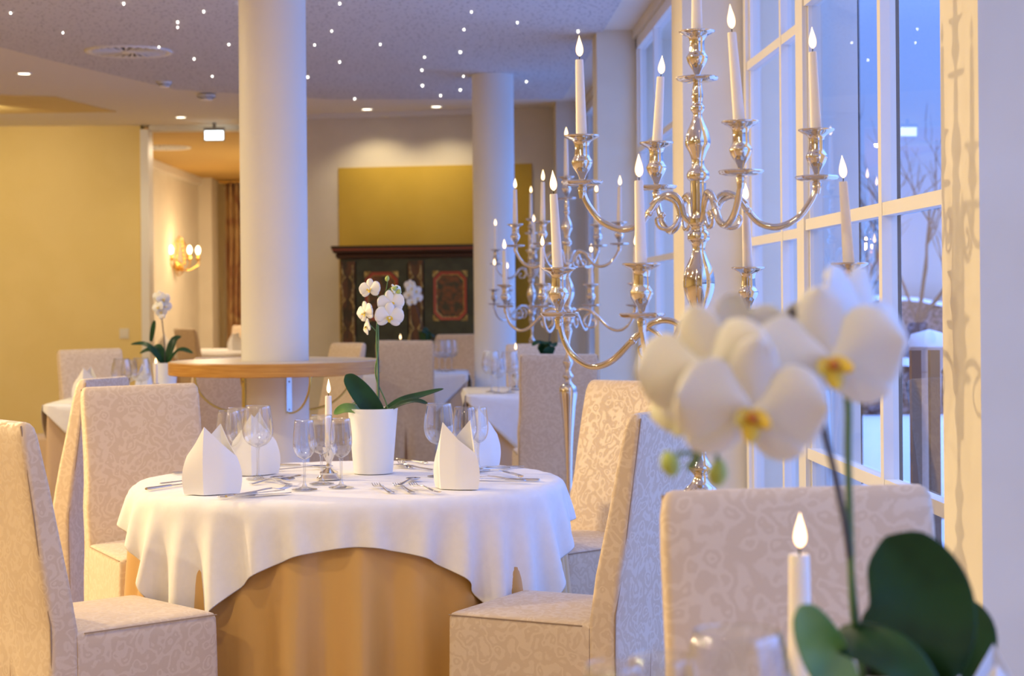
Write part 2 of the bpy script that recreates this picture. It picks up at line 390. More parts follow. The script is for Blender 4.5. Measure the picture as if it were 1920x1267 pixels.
# ------------------------------------------------------------------ window wall
XW = 1.25
PIL = ((3.39, 3.65), (7.58, 7.93), (11.76, 12.1), (16.0, 16.35))
for i, (y0, y1) in enumerate(PIL):
    struct('wall_pilaster', MB().box(1.0, y0, 0, 1.55, y1, H), 'wall_cream')
def window(num, X, ys, zs, top, frame=0.045, glass_x=0.03, bar=0.035, y_stile=0.055):
    """full-height glazed screen: stiles, rails, glazing bars and one pane per opening"""
    root = empty('window_%d' % num, (X, ys[0], 0)); tag(root, kind='structure')
    y0, y1 = ys[0], ys[-1]
    mb = MB()
    mb.box(0, 0, 0, frame + 0.02, y_stile, top); mb.box(0, y1 - y0 - y_stile, 0, frame + 0.02, y1 - y0, top)
    mb.box(0, 0, top - 0.07, frame + 0.02, y1 - y0, top); mb.box(0, 0, 0.0, frame + 0.02, y1 - y0, 0.12)
    # stepped inner rebate
    mb.box(frame * 0.4, y_stile, 0.12, frame, y_stile + 0.012, top - 0.07); mb.box(frame * 0.4, y1 - y0 - y_stile - 0.012, 0.12, frame, y1 - y0 - y_stile, top - 0.07)
    mb.build('frame', 'white_paint', root, None)
    mb = MB()
    for y in ys[1:-1]:
        mb.box(0.004, y - y0 - bar / 2, 0.12, frame, y - y0 + bar / 2, top - 0.07)
    for z in zs:
        mb.box(0.006, y_stile, z - bar / 2, frame - 0.003, y1 - y0 - y_stile, z + bar / 2)
    mb.build('muntins', 'white_paint', root, None)
    zz = [0.12] + list(zs) + [top - 0.07]
    for i in range(len(ys) - 1):
        for j in range(len(zz) - 1):
            a, b = (ys[i] - y0 + 0.01, ys[i + 1] - y0 - 0.01)
            mb = MB(); mb.add([(glass_x, a, zz[j]), (glass_x, b, zz[j]), (glass_x, b, zz[j + 1]), (glass_x, a, zz[j + 1])], [(0, 1, 2, 3)])
            mb.build('pane', 'window_glass', root, None)
    return root
ZS = (0.785, 1.512, 2.225)
window(1, 1.15, (3.65, 3.78, 4.81, 5.87), ZS, 2.94)
window(2, XW, (5.93, 6.76, 7.56), (0.782, 1.508, 2.23), 2.94)
struct('trim_5', MB().box(1.15, 5.87, 0, 1.34, 5.93, H), 'white_paint')
window(3, XW, (7.95, 8.9, 9.85, 10.8, 11.75), ZS, 2.94)
window(4, XW, (12.12, 13.08, 14.04, 15.0, 15.98), ZS, 2.94)
window(5, XW, (0.3, 1.32, 2.35, 3.37), ZS, 2.94)  # unseen bay, glazed length set by how much blue light it admits
struct('wall_window_near', MB().box(XW, -4, 0, 1.5, 0.3, H), 'wall_cream')  # unseen, limits the glazing so less blue light reaches near faces
for (y0, y1) in ((-4, 3.39), (3.65, 7.58), (7.93, 11.76), (12.1, 16.0)):
    struct('wall_window_header', MB().box(1.23, y0, 2.94, 1.5, y1, H), 'wall_cream')
struct('wall_window_end', MB().box(XW, 16.35, 0, 1.5, 17.3, H), 'wall_cream')

# outside
struct('ground_snow', MB().box(1.7, -10, -0.25, 60, 80, -0.12), 'snow')
struct('wall_wing_outside', MB().box(1.5, 13.6, -0.2, at(1614, 400, 13.6).x, 13.9, 5.0), 'outer_render')
struct('wall_outer_post', MB().box(1.30, at(1689, 400, 5.35).y, -0.1, 1.62, at(1689, 400, 5.35).y + 0.1, 3.2) if False else MB().box(at(1664, 400, 5.5).x, 5.5, -0.12, at(1689, 400, 5.5).x, 5.6, 3.2), 'outer_render')

# ------------------------------------------------------------------ slip-covered chair
def jit(p, a, s, seed):
    v = mnoise.noise_vector(Vector((p[0] * s + seed, p[1] * s, p[2] * s)))
    return (p[0] + v.x * a, p[1] + v.y * a, p[2] + v.z * a * 0.3)
CW, CH, CS = 0.42, 1.0, 0.48
def make_chair(seed):
    """origin on the floor under the front of the backrest; faces -Y"""
    root = empty('dining_chair')
    hw = CW / 2
    def back_y(z):
        t = (z - CS) / (CH - CS)
        return 0.075 + 0.074 * t if t > 0 else 0.075 + 0.012 * (-t)
    def front_y(z):
        t = max(0, (z - CS) / (CH - CS)); return 0.106 * (t * 0.8 + t * t * 0.2)
    zs = [0.0, 0.08, 0.18, 0.28, 0.38, 0.44, 0.48, 0.52, 0.6, 0.68, 0.76, 0.84, 0.91, 0.96, 0.985, 0.996, 1.0]
    rs = []
    for z in zs:
        e = 0.0 if z <= 0.96 else (0.003 if z < 0.99 else (0.009 if z < 0.999 else 0.018))
        w = hw - e - (0.006 if z > 0.6 else 0) + (0.006 * (1 - z / CS) if z < CS else 0)
        P = rrect(-w, front_y(z) + e, w, back_y(z) - e, min(0.012, (back_y(z) - front_y(z) - 2 * e) * .45), 10, 3)
        R = []
        for (x, y) in P:
            yy = y
            if z < 0.42 and y > 0.05:
                g = 1 - z / 0.42; wd = 0.012 + 0.022 * g
                if abs(x) < wd: yy = y - 0.05 * g * (1 - abs(x) / wd)
            p = (x, yy, z)
            if 0.05 < z < 0.98: p = jit(p, 0.0035, 7, seed)
            R.append((p[0], p[1], p[2] if z < 0.97 else z + 0.002 * math.sin(x * 9)))
        rs.append(R)
    mb = MB(); mb.rings(rs); mb.build('backrest', 'chair_fabric', root, 33)
    # seat with a skirt to the floor
    zs = [0.0, 0.06, 0.16, 0.26, 0.36, 0.44, 0.465, 0.476, 0.48]
    es = [-0.008, -0.006, -0.003, -0.001, 0, 0, 0.001, 0.005, 0.013]
    rs = []
    for z, e in zip(zs, es):
        R = []
        for (x, y) in rrect(-hw + e, -0.40 + e, hw - e, 0.004, 0.014, 8, 3):
            p = (x, y, z)
            if z < 0.46: p = jit(p, 0.005 if z < 0.4 else 0.002, 6, seed + 9)
            if y > -0.02: p = (p[0], 0.004, p[2])
            R.append((p[0], p[1], z))
        rs.append(R)
    for e, dz in ((0.05, 0.004), (0.11, 0.008)):
        rs.append([(x, y, CS + dz) for (x, y) in rrect(-hw + e, -0.40 + e, hw - e, 0.004, 0.014, 8, 3)])
    mb = MB(); mb.rings(rs); mb.build('seat_cover', 'chair_fabric', root, 50)
    # seams
    mb = MB()
    for s in (-1, 1):
        pts = [(s * (hw - (0.012 if z > 0.6 else 0.004)), back_y(z) - 0.004, z) for z in [k * 0.097 + 0.02 for k in range(11)]]
        mb.tube(pts, 0.0022, 5)
        mb.tube([(s * hw, -0.395 + 0.02 * k, CS - 0.006) for k in range(20)], 0.0018, 5)
    mb.tube([(-hw + 0.02, -0.398, CS - 0.007), (0, -0.4, CS - 0.007), (hw - 0.02, -0.398, CS - 0.007)], 0.0018, 5)
    mb.build('seam', 'chair_seam', root, 60)
    # dark insert painting the shade inside the pleat at the back of the skirt
    mb = MB(); mb.add([(-0.012, 0.064, 0.0), (0.012, 0.064, 0.0), (0.0, 0.079, 0.40)], [(0, 1, 2)])
    mb.box(-0.012, 0.036, 0.0, 0.012, 0.046, 0.2)
    mb.build('pleat_shade', 'chair_gap_shade', root, None)
    return root
chairs = [make_chair(3.3), make_chair(17.7)]
used = [False, False]
def chair(x, y, fx, fy, label, group=None, v=0, back_centre=True):
    o = chairs[v] if not used[v] else copy_tree(chairs[v])
    used[v] = True
    d = math.hypot(fx, fy); fx, fy = fx / d, fy / d
    o.location = (x, y, 0); o.rotation_euler = (0, 0, math.atan2(fx, -fy))
    if 'group' in o: del o['group']
    tag(o, label, 'chair', group)
    return o
G_MAIN = 'slip-covered chairs around the round table'
chair(-1.03, 4.70, .77, .64, 'warm-lit cream covered chair cut off by the left picture edge, beside the round table', G_MAIN, 0)
chair(.456, 4.72, -.86, .50, 'cream covered chair right of the round table, its blue-lit back turned to the window', G_MAIN, 1)
chair(-.99, 6.25, .41, -.91, 'cream covered chair behind the left side of the round table, facing the camera', G_MAIN, 0)
chair(.555, 6.24, -.76, -.65, 'damask covered chair behind the right side of the round table, its patterned front lit warm', G_MAIN, 1)
chair(-1.41, 7.07, -.97, .24, 'covered chair seen edge-on between the two other chairs left of the round table', None, 0)
chair(.527, 2.60, 0.02, -1, 'blurred beige covered chair at the near table, behind the tall orchid', None, 1)
chair(-2.10, 11.25, .5, -.86, 'covered chair behind the far left table with the folded napkin', 'chairs at the far left table', 0)
chair(-1.12, 9.55, -.35, .94, 'covered chair half hidden behind the round wooden bar table, back to the camera', 'chairs at the far left table', 1)
chair(-.265, 13.05, 0.03, 1, 'covered chair directly behind the white orchid stem, back to the camera', 'chairs in front of the painted cupboard', 0)
chair(.06, 14.9, -.5, -.86, 'covered chair close before the right door of the painted cupboard', 'chairs in front of the painted cupboard', 1)
chair(-.74, 12.3, -.80, -.55, 'covered chair showing above the right half of the wooden bar table', 'chairs in front of the painted cupboard', 0)
chair(.59, 9.55, -0.03, 1, 'tall covered chair left of the silver stem of the middle candelabrum, back to the camera', 'chairs at the table right of the cupboard', 1)
chair(.60, 11.55, 0.0, -1, 'covered chair at the far side of the table behind the middle candelabrum, facing the camera', 'chairs at the table right of the cupboard', 0)
chair(-2.62, 19.6, .75, .6, 'orange-lit covered chair with its back slanted, in the room beyond the opening', 'chairs in the room beyond', 1)
chair(-2.30, 21.6, -.2, -1, 'orange-lit covered chair beneath the patterned curtain in the room beyond', 'chairs in the room beyond', 0)

# ------------------------------------------------------------------ round dining table
TX, TY, TR, TZ = -0.287, 5.5, 0.63, 0.75
tb = empty('round_table', (TX, TY, 0)); tag(tb, 'round dining table under a white and gold cloth, in the middle of the room', 'table')
mb = MB(); mb.lathe([(0.0, 0.715), (TR - 0.02, 0.715), (TR - 0.012, 0.73), (TR - 0.02, 0.741), (0.0, 0.741)], 64); mb.build('tabletop', 'wood_oak', tb)
mb = MB(); mb.lathe([(0.0, 0.0), (0.26, 0.0), (0.25, 0.02), (0.06, 0.05), (0.045, 0.1), (0.05, 0.5), (0.08, 0.66), (0.2, 0.713), (0, 0.713)], 32); mb.build('pedestal', 'wood_oak', tb)
def round_skirt():
    rs = []; n = 220; R = TR
    zs = [0.7455, 0.744, 0.735, 0.70, 0.62, 0.5, 0.36, 0.22, 0.1, 0.004]
    for i, z in enumerate(zs):
        t = max(0, (0.735 - z) / 0.735); ring = []
        for k in range(n):
            a = 2 * PI * k / n
            f = 0.026 * math.sin(17 * a + 0.8 + 0.6 * math.sin(4 * a)) + 0.016 * math.sin(26 * a + 2.0 + 0.8 * math.sin(3 * a)) + 0.007 * math.sin(25 * a + 1.0)
            fold = abs(math.sin(4.5 * a + 0.6)) ** 0.35 * 0.02
            r = R - 0.006 + (0.004 if i > 1 else -0.004) + t ** 0.7 * (f + fold) * 1.0 + 0.012 * t
            ring.append((r * math.cos(a), r * math.sin(a), z))
        rs.append(ring)
    mb = MB()
    mb.rings([[(0.85 * x, 0.85 * y, 0.7455) for (x, y, z) in rs[0]]] + rs, cap0=True, cap1=False)
    return mb
sk = round_skirt().build('tablecloth', 'skirt_gold', None, 60, loc=(TX, TY, 0)); tag(sk, 'floor-length golden satin cloth on the round table', 'tablecloth')

def drape(half, R, rot, seed=1, n=61, steps=260, box=None, c=(0, 0), cut=0.0):
    """a square linen settling over a table edge, as small cloth solver; returns grid points"""
    rng = np.random.RandomState(seed)
    g = np.linspace(-half, half, n); X, Y = np.meshgrid(g, g, indexing='ij')
    ca, sa = math.cos(rot), math.sin(rot)
    P = np.stack([X * ca - Y * sa + c[0], X * sa + Y * ca + c[1], np.full_like(X, TZ + 0.004)], -1)
    P[..., 2] += rng.rand(n, n) * 0.001
    V = np.zeros_like(P); h = 2 * half / (n - 1); dt = 0.012
    def con(a, b, L0, k):
        d = b - a; l = np.linalg.norm(d, axis=-1, keepdims=True) + 1e-9
        return d * ((l - L0) / l * 0.5 * k)
    ii = np.arange(n)
    for s in range(steps):
        V[..., 2] -= 9.8 * dt; V *= 0.972
        Q = P + V * dt
        for it in range(14):
            for (dx, dy, L0, k) in ((1, 0, h, 1.0), (0, 1, h, 1.0), (1, 1, h * 1.41421, 0.3), (1, -1, h * 1.41421, 0.3), (2, 0, 2 * h, 0.06), (0, 2, 2 * h, 0.06)):
                m = max(abs(dx), abs(dy))
                for off in ((0, m) if dx else (0, m)):
                    if dx:
                        a = ii[(ii // m) % 2 == (off // m)]; a = a[a + dx < n]
                        if dy == 0: A = (a[:, None], ii[None, :]); B = (a[:, None] + dx, ii[None, :])
                        elif dy > 0: A = (a[:, None], ii[None, :-1]); B = (a[:, None] + dx, ii[None, :-1] + 1)
                        else: A = (a[:, None], ii[None, 1:]); B = (a[:, None] + dx, ii[None, 1:] - 1)
                    else:
                        a = ii[(ii // m) % 2 == (off // m)]; a = a[a + dy < n]
                        A = (ii[:, None], a[None, :]); B = (ii[:, None], a[None, :] + dy)
                    d = con(Q[A], Q[B], L0, k)
                    if k >= 0.9: d = np.where(np.linalg.norm(Q[B] - Q[A], axis=-1, keepdims=True) > L0, d, d * 0.5)
                    Q[A] += d; Q[B] -= d
            rho = np.hypot(Q[..., 0], Q[..., 1]); top = TZ + 0.003
            ins = (rho < R) & (Q[..., 2] < top)
            up = ins & ((top - Q[..., 2]) < (R - rho) * 1.0 + 0.002)
            side = ins & ~up
            Q[..., 2][up] = top
            f = R / np.maximum(rho, 1e-6)
            Q[..., 0][side] *= f[side]; Q[..., 1][side] *= f[side]
            on = (Q[..., 2] <= top + 0.0015) & (rho < R - 0.01)
            Q[on, 0:2] = P[on, 0:2]
            # the gold cloth below keeps the linen off
            lo = (Q[..., 2] < top - 0.01) & (rho < R + 0.012)
            f2 = (R + 0.012) / np.maximum(rho, 1e-6)
            Q[..., 0][lo] *= f2[lo]; Q[..., 1][lo] *= f2[lo]
        V = (Q - P) / dt
        sp_ = np.linalg.norm(V, axis=-1, keepdims=True); V *= np.minimum(1, 3.0 / (sp_ + 1e-9))
        P = Q
    return P
P = drape(0.753, TR + 0.005, math.radians(4), c=(0.02, 0.0))
mb = MB(); mb.grid([[tuple(p) for p in r] for r in P])
cl = mb.build('table_linen', 'linen_white', None, 180, loc=(TX, TY, 0), recalc=False)
so = cl.modifiers.new('thickness', 'SOLIDIFY'); so.thickness = 0.0015; so.offset = 1
ss = cl.modifiers.new('smooth', 'SUBSURF'); ss.levels = 1; ss.render_levels = 1
tag(cl, 'white square linen cloth draped over the golden cloth of the round table', 'tablecloth')
TS = TZ + 0.0055      # top of the linen

# ------------------------------------------------------------------ square tables
def square_table(cx, cy, a, b, rz, tlabel, slabel, clabel):
    t = empty('square_table', (cx, cy, 0), rz); tag(t, tlabel, 'table', 'square dining tables')
    mb = MB(); mb.box(-a + .01, -a + .01, 0.70, a - .01, a - .01, 0.738); mb.build('tabletop', 'wood_oak', t)
    for sx in (-1, 1):
        for sy in (-1, 1):
            mb = MB(); mb.box(sx * (a - .08) - .02, sy * (a - .08) - .02, 0, sx * (a - .08) + .02, sy * (a - .08) + .02, 0.70); mb.build('leg', 'wood_oak', t)
    rs = []
    for z in (0.742, 0.74, 0.72, 0.6, 0.4, 0.2, 0.004):
        k = max(0, (0.72 - z) / 0.72); R = []
        P = rrect(-a, -a, a, a, 0.015, 30, 4)
        for j, (x, y) in enumerate(P):
            w = (0.010 * math.sin(j * 0.55) + 0.006 * math.sin(j * 1.3 + 1)) * k + 0.012 * k
            d = max(abs(x), abs(y)); R.append((x * (1 + w / d), y * (1 + w / d), z))
        rs.append(R)
    mb = MB(); mb.rings(rs, True, False)
    s = mb.build('tablecloth', 'skirt_tan', None, 60, loc=(cx, cy, 0)); s.rotation_euler.z = rz; tag(s, slabel, 'tablecloth', 'floor-length cloths on the square tables')
    drop = b * math.sqrt(2) - a; mb = MB(); zt = 0.745
    mb.add([(-a, -a, zt), (a, -a, zt), (a, a, zt), (-a, a, zt)], [(0, 1, 2, 3)])
    for q in range(4):
        R = Matrix.Rotation(q * PI / 2, 3, 'Z'); G = []
        for i in range(9):
            row = []
            for j in range(25):
                x = -a + 2 * a * j / 24; d = max(0.03, drop - abs(x)) * i / 8
                y = -(a + 0.018 + 0.012 * math.sin(x * 16 + q) * i / 8 + 0.01 * i / 8) if i else -a
                row.append(tuple(R @ Vector((x * (1 + 0.03 * (i > 0)), y, zt - d))))
            G.append(row)
        mb.grid(G)
    l = mb.build('table_linen', 'linen_white', None, 50, loc=(cx, cy, 0), recalc=False); l.rotation_euler.z = rz
    so = l.modifiers.new('thickness', 'SOLIDIFY'); so.thickness = 0.0015; so.offset = 1
    tag(l, clabel, 'tablecloth', 'white linens laid on the square tables')
square_table(-1.70, 10.33, .42, .62, 0, 'square table in the far left corner of the room, with a potted orchid', 'tan floor-length cloth on the table at far left', 'white linen on the table at far left')
square_table(-.21, 13.75, .38, .57, 0, 'square table before the painted cupboard', 'tan floor-length cloth on the table before the painted cupboard', 'white linen with hanging points on the table before the painted cupboard')
square_table(.56, 10.85, .42, .62, 0, 'square table between the round column and the window, behind the middle candelabrum', 'tan floor-length cloth on the table right of the column', 'white linen with hanging points on the table right of the column')
square_table(.56, 1.76, .42, .62, 0, 'square table nearest to the camera, mostly below the picture', 'tan floor-length cloth on the nearest table', 'white linen on the nearest table')
square_table(-2.45, 20.6, .5, .72, 0, 'white-covered table in the room beyond the opening', 'tan cloth on the table in the room beyond the opening', 'white linen on the table in the room beyond the opening')
TQ = 0.7465

# ------------------------------------------------------------------ napkins
def make_napkin():
    root = empty('napkin')
    prof = [(-.076, 0, .105), (-.050, -.020, .140), (-.024, -.041, .186), (0.03, -.030, .138), (.076, 0, .10), (.052, .020, .140), (.028, .040, .19), (-.025, .028, .138)]
    def ring(z, k=1.0, sc=1.0):
        out = []
        m = len(prof)
        for i in range(m):
            x0, y0, h0 = prof[i]; x1, y1, h1 = prof[(i + 1) % m]
            for j in range(4):
                t = j / 4; x, y, h = x0 + (x1 - x0) * t, y0 + (y1 - y0) * t, h0 + (h1 - h0) * t
                q = z; s = 1 + 0.10 * math.sin(q * PI) - 0.10 * q ** 2
                lean = 0.10 * q ** 2
                out.append((x * s * sc, y * s * (1 - lean * 0.8) * sc, max(0.0, h * q)))
        return out
    rs = [ring(k / 10) for k in range(11)] + [ring(1, sc=0.97)] + [ring(k / 10, sc=0.95) for k in range(9, -1, -1)]
    mb = MB(); mb.rings(rs, cap0=False, cap1=True); mb.build('folded_cloth', 'napkin_white', root, 28)
    return root
nap0 = make_napkin(); nap_used = False
def napkin(p, rz, label, sc=1.0, group='folded napkins on the tables'):
    global nap_used
    o = copy_tree(nap0) if nap_used else nap0; nap_used = True
    o.location = p; o.rotation_euler.z = math.radians(rz); o.scale = (sc,) * 3
    tag(o, label, 'napkin', group)
napkin(onz(398, 925, TS), 8, 'tall folded white napkin nearest the left edge of the round table, before the glasses')
napkin(onz(478, 889, TS), 24, 'folded white napkin right behind the large wine glass, left on the round table')
napkin(onz(856, 915, TS), -38, 'folded white napkin in front on the right side of the round table')
napkin(onz(898, 874, TS), 30, 'folded white napkin behind the wine glasses on the right side of the round table')
napkin(at(163, 700, 10.05).xy.to_3d() + Vector((0, 0, TQ)), 15, 'folded napkin at the left end of the far left table')
napkin(at(270, 700, 10.5).xy.to_3d() + Vector((0, 0, TQ)), 60, 'folded napkin left of the white orchid pot on the far left table')
napkin(at(441, 640, 20.4).xy.to_3d() + Vector((0, 0, TQ)), 0, 'folded napkin on the table in the room beyond the opening', 1.05)
napkin(at(1862, 1250, 1.78).xy.to_3d() + Vector((0, 0, TQ)), 20, 'blurred folded napkin at the lower right picture corner, behind the orchid leaves')
napkin(at(308, 660, 20.3).xy.to_3d() + Vector((0, 0, TQ)), 40, 'folded napkin seen through the orchid leaves in the room beyond the opening', 1.0)

# ------------------------------------------------------------------ glasses
def make_glass(h, rb, rr, foot=0.036):
    """stemmed glass: foot, stem, bowl"""
    root = empty('wine_glass')
    st = h * 0.43
    mb = MB(); mb.lathe([(foot, 0.0), (foot, 0.0018), (foot * 0.6, 0.004), (0.008, 0.009), (0.0042, 0.018), (0.0036, st * 0.5), (0.0042, st - 0.008), (0.007, st - 0.001)], 28, cap1=False)
    mb.build('stem', 'glassware', root, 60)
    mb = MB(); prof = []
    for k in range(15):
        t = k / 14; z = st + (h - st) * t
        if t < 0.42: r = rb * math.sin(math.acos(max(-1, 1 - t / 0.42 * 1.0))) if t > 0 else 0.004
        else: r = rb + (rr - rb) * ((t - 0.42) / 0.58) ** 1.6
        prof.append((max(r, 0.004), z))
    mb.lathe(prof + [(rr - 0.001, h + 0.0006), (rr - 0.0016, h - 0.0006)], 32, cap0=False, cap1=False); mb.build('bowl', 'glassware', root, 60)
    return root
GL = {'big': make_glass(0.218, 0.046, 0.037), 'mid': make_glass(0.198, 0.039, 0.031), 'small': make_glass(0.195, 0.032, 0.026), 'balloon': make_glass(0.235, 0.055, 0.040)}
gl_used = set()
def glass(kind, p, label, group='glasses on the round table'):
    o = copy_tree(GL[kind]) if kind in gl_used else GL[kind]; gl_used.add(kind)
    o.location = p; tag(o, label, 'wine glass', group)
glass('big', onz(484, 898, TS), 'large wine glass in front of the second folded napkin, left on the round table')
glass('mid', onz(430, 892, TS), 'wine glass directly behind the frontmost left napkin')
glass('mid', onz(447, 884, TS), 'wine glass tucked between the two napkins on the left')
glass('small', onz(571, 918, TS), 'small stemmed glass, leftmost of the three before the table candle')
glass('mid', onz(603, 907, TS), 'stemmed glass directly in front of the table candle')
glass('small', onz(640, 914, TS), 'stemmed glass just left of the white orchid pot')
glass('big', onz(824, 893, TS), 'large wine glass left of the front right napkin, right of the orchid pot')
glass('mid', onz(872, 884, TS), 'wine glass between the two napkins on the right of the round table')
glass('small', onz(897, 882, TS), 'narrow glass in front of the rear right napkin')
GF = 'glasses on the tables further back'
for i, (px, Y, k) in enumerate(((228, 10.0, 'balloon'), (242, 10.3, 'big'), (264, 10.1, 'balloon'))):
    glass(k, (at(px, 700, Y).x, Y, TQ), ['leftmost wine glass by the napkin on the far left table', 'middle wine glass of the three on the far left table', 'wine glass left of the candle on the far left table'][i], GF)
for i, (px, Y, k) in enumerate(((824, 13.8, 'balloon'), (835, 13.72, 'balloon'), (847, 13.85, 'balloon'))):
    glass(k, (at(px, 700, Y).x, Y, TQ), ['leftmost of the three wine glasses before the painted cupboard', 'middle of the three wine glasses before the painted cupboard', 'rightmost of the three wine glasses before the painted cupboard'][i], GF)
for i, (px, Y, k) in enumerate(((921, 10.65, 'balloon'), (934, 10.5, 'mid'), (955, 10.55, 'balloon'))):
    glass(k, (at(px, 700, Y).x, Y, TQ), ['left wine glass on the table right of the round column', 'narrow wine glass, middle one on the table right of the round column', 'wine glass touching the edge of the tall chair right of the round column'][i], GF)
GN = 'blurred glasses on the nearest table'
glass('balloon', (at(1383, 1250, 1.66).x, 1.66, TQ), 'big blurred balloon glass, centre of the bottom picture edge', GN)
glass('mid', (at(1242, 1250, 1.74).x, 1.74, TQ), 'blurred glass rim just left of the big balloon glass', GN)
glass('small', (at(1150, 1250, 1.72).x, 1.72, TQ - 0.0), 'leftmost blurred glass rim at the bottom picture edge', GN)

# ------------------------------------------------------------------ cutlery
def make_knife():
    root = empty('table_knife'); mb = MB(); R = []
    for x, w, t in ((0, .005, .003), (.006, .0085, .0042), (.03, .0078, .004), (.07, .0068, .0036), (.105, .0058, .0034)):
        R.append([(x, w * math.cos(a), .004 + t * math.sin(a)) for a in [2 * PI * k / 10 for k in range(10)]])
    mb.rings(R); mb.build('handle', 'steel_cutlery', root, 50)
    mb = MB(); R = []
    for x, w, o in ((.100, .0045, 0), (.112, .007, .001), (.15, .0095, .002), (.185, .010, .002), (.205, .007, 0.004), (.212, .002, .007)):
        R.append([(x, o - w, .0035), (x, o, .0048), (x, o + w, .0035), (x, o, .0030)])
    mb.rings(R); mb.build('blade', 'steel_cutlery', root, 50); return root
def handle_rings(L0=0.135):
    R = []
    for x, w, t, z in ((0, .004, .0015, .003), (.006, .0095, .0018, .003), (.03, .0085, .0018, .0035), (.07, .0048, .0018, .005), (.11, .0034, .002, .008), (L0, .0042, .0018, .009)):
        R.append([(x, w * math.cos(a), z + t * math.sin(a)) for a in [2 * PI * k / 10 for k in range(10)]])
    return R
def make_spoon():
    root = empty('spoon'); mb = MB(); mb.rings(handle_rings()); mb.build('handle', 'steel_cutlery', root, 50)
    G = []
    for i in range(9):
        t = i / 8; x = .132 + .066 * t; w = .021 * math.sin(PI * min(1, t * .93 + .05)) ** .6 * (1.0 if t < 1 else .1)
        G.append([(x, w * s, .0095 - .0075 * math.sin(PI * t) ** .5 * (1 - s * s) ** .8 - .002 * t) for s in (-1, -.75, -.4, 0, .4, .75, 1)])
    mb = MB(); mb.grid(G); b = mb.build('bowl', 'steel_cutlery', root, 60, recalc=False); s = b.modifiers.new('t', 'SOLIDIFY'); s.thickness = .0013
    return root
def make_fork():
    root = empty('fork'); mb = MB(); mb.rings(handle_rings()); mb.build('handle', 'steel_cutlery', root, 50)
    mb = MB(); G = []
    for x, w, z in ((.132, .004, .009), (.140, .0095, .0075), (.150, .0125, .0055), (.160, .013, .004)):
        G.append([(x, w * s, z) for s in (-1, -.5, 0, .5, 1)])
    mb.grid(G)
    for k in range(4):
        y = -.0105 + .007 * k
        mb.grid([[(x, y - ww, z), (x, y + ww, z)] for x, ww, z in ((.158, .0023, .004), (.175, .0018, .003), (.19, .0015, .005), (.203, .0007, .010))])
    b = mb.build('head', 'steel_cutlery', root, 60, recalc=False); s = b.modifiers.new('t', 'SOLIDIFY'); s.thickness = .0014
    return root
CUT = {'knife': make_knife(), 'spoon': make_spoon(), 'fork': make_fork()}; cut_used = set()
CNAME = {'knife': 'knife', 'spoon': 'spoon', 'fork': 'fork'}
def lay(kind, a, b, label, z=0.0, g=None):
    """handle end at pixel a, tip towards pixel b, lying on the linen"""
    o = copy_tree(CUT[kind]) if kind in cut_used else CUT[kind]; cut_used.add(kind)
    p, q = onz(*a, TS), onz(*b, TS); d = q - p
    o.location = p + Vector((0, 0, z)); o.rotation_euler.z = math.atan2(d.y, d.x)
    tag(o, label, CNAME[kind], g or (kind + ' pieces laid on the round table'))
lay('knife', (408, 934), (545, 926), 'knife lying frontmost before the left napkin')
lay('knife', (424, 937), (540, 924), 'knife overlapping the frontmost knife, left of the round table', 0.006)
lay('fork', (440, 936), (556, 922), 'fork topping the cutlery bundle before the left napkin', 0.010)
lay('spoon', (560, 900), (505, 929), 'spoon with its broad bowl over the knives before the left napkin', 0.012)
lay('knife', (274, 919), (352, 908), 'knife pointing behind the left napkin, near the left rim of the table')
lay('fork', (300, 908), (372, 902), 'fork near the left rim of the round table, running behind the napkin')
lay('knife', (322, 889), (400, 886), 'knife whose gleaming handle shows left of the frontmost napkin', 0)
lay('spoon', (470, 909), (505, 902), 'small spoon right of the large left wine glass')
lay('fork', (545, 910), (486, 900), 'fork lying between the left wine glass and the small glass')
lay('spoon', (508, 882), (562, 880), 'spoon right of the rear left napkin')
lay('knife', (506, 873), (570, 874), 'knife behind the spoon near the rear rim of the table')
lay('fork', (735, 925), (688, 905), 'small fork lying alone in front of the orchid pot')
lay('fork', (773, 925), (724, 903), 'fork in the middle front of the round table, left of the right napkin')
lay('fork', (824, 927), (735, 905), 'long fork whose handle reaches the foot of the right napkin', 0.004)
lay('spoon', (745, 912), (812, 888), 'spoon pointing up towards the right napkin from the forks')
lay('knife', (800, 870), (752, 862), 'knife behind the orchid pot towards the rear rim')
lay('fork', (770, 879), (745, 865), 'fork lying just right of the orchid pot')
lay('spoon', (812, 882), (775, 878), 'spoon lying between the orchid pot and the right wine glass')
lay('knife', (1012, 902), (900, 899), 'knife at the right rim of the table, tip behind the napkin')
lay('fork', (985, 906), (890, 900), 'fork next to the right rim of the table', 0.006)
lay('knife', (978, 902), (898, 876), 'broad knife crossing the cutlery at the right rim', 0.010)
lay('fork', (982, 875), (918, 879), 'fork near the rear right rim, behind the crossed knives')
lay('spoon', (955, 878), (905, 884), 'spoon beside the rear right napkin', 0.0)

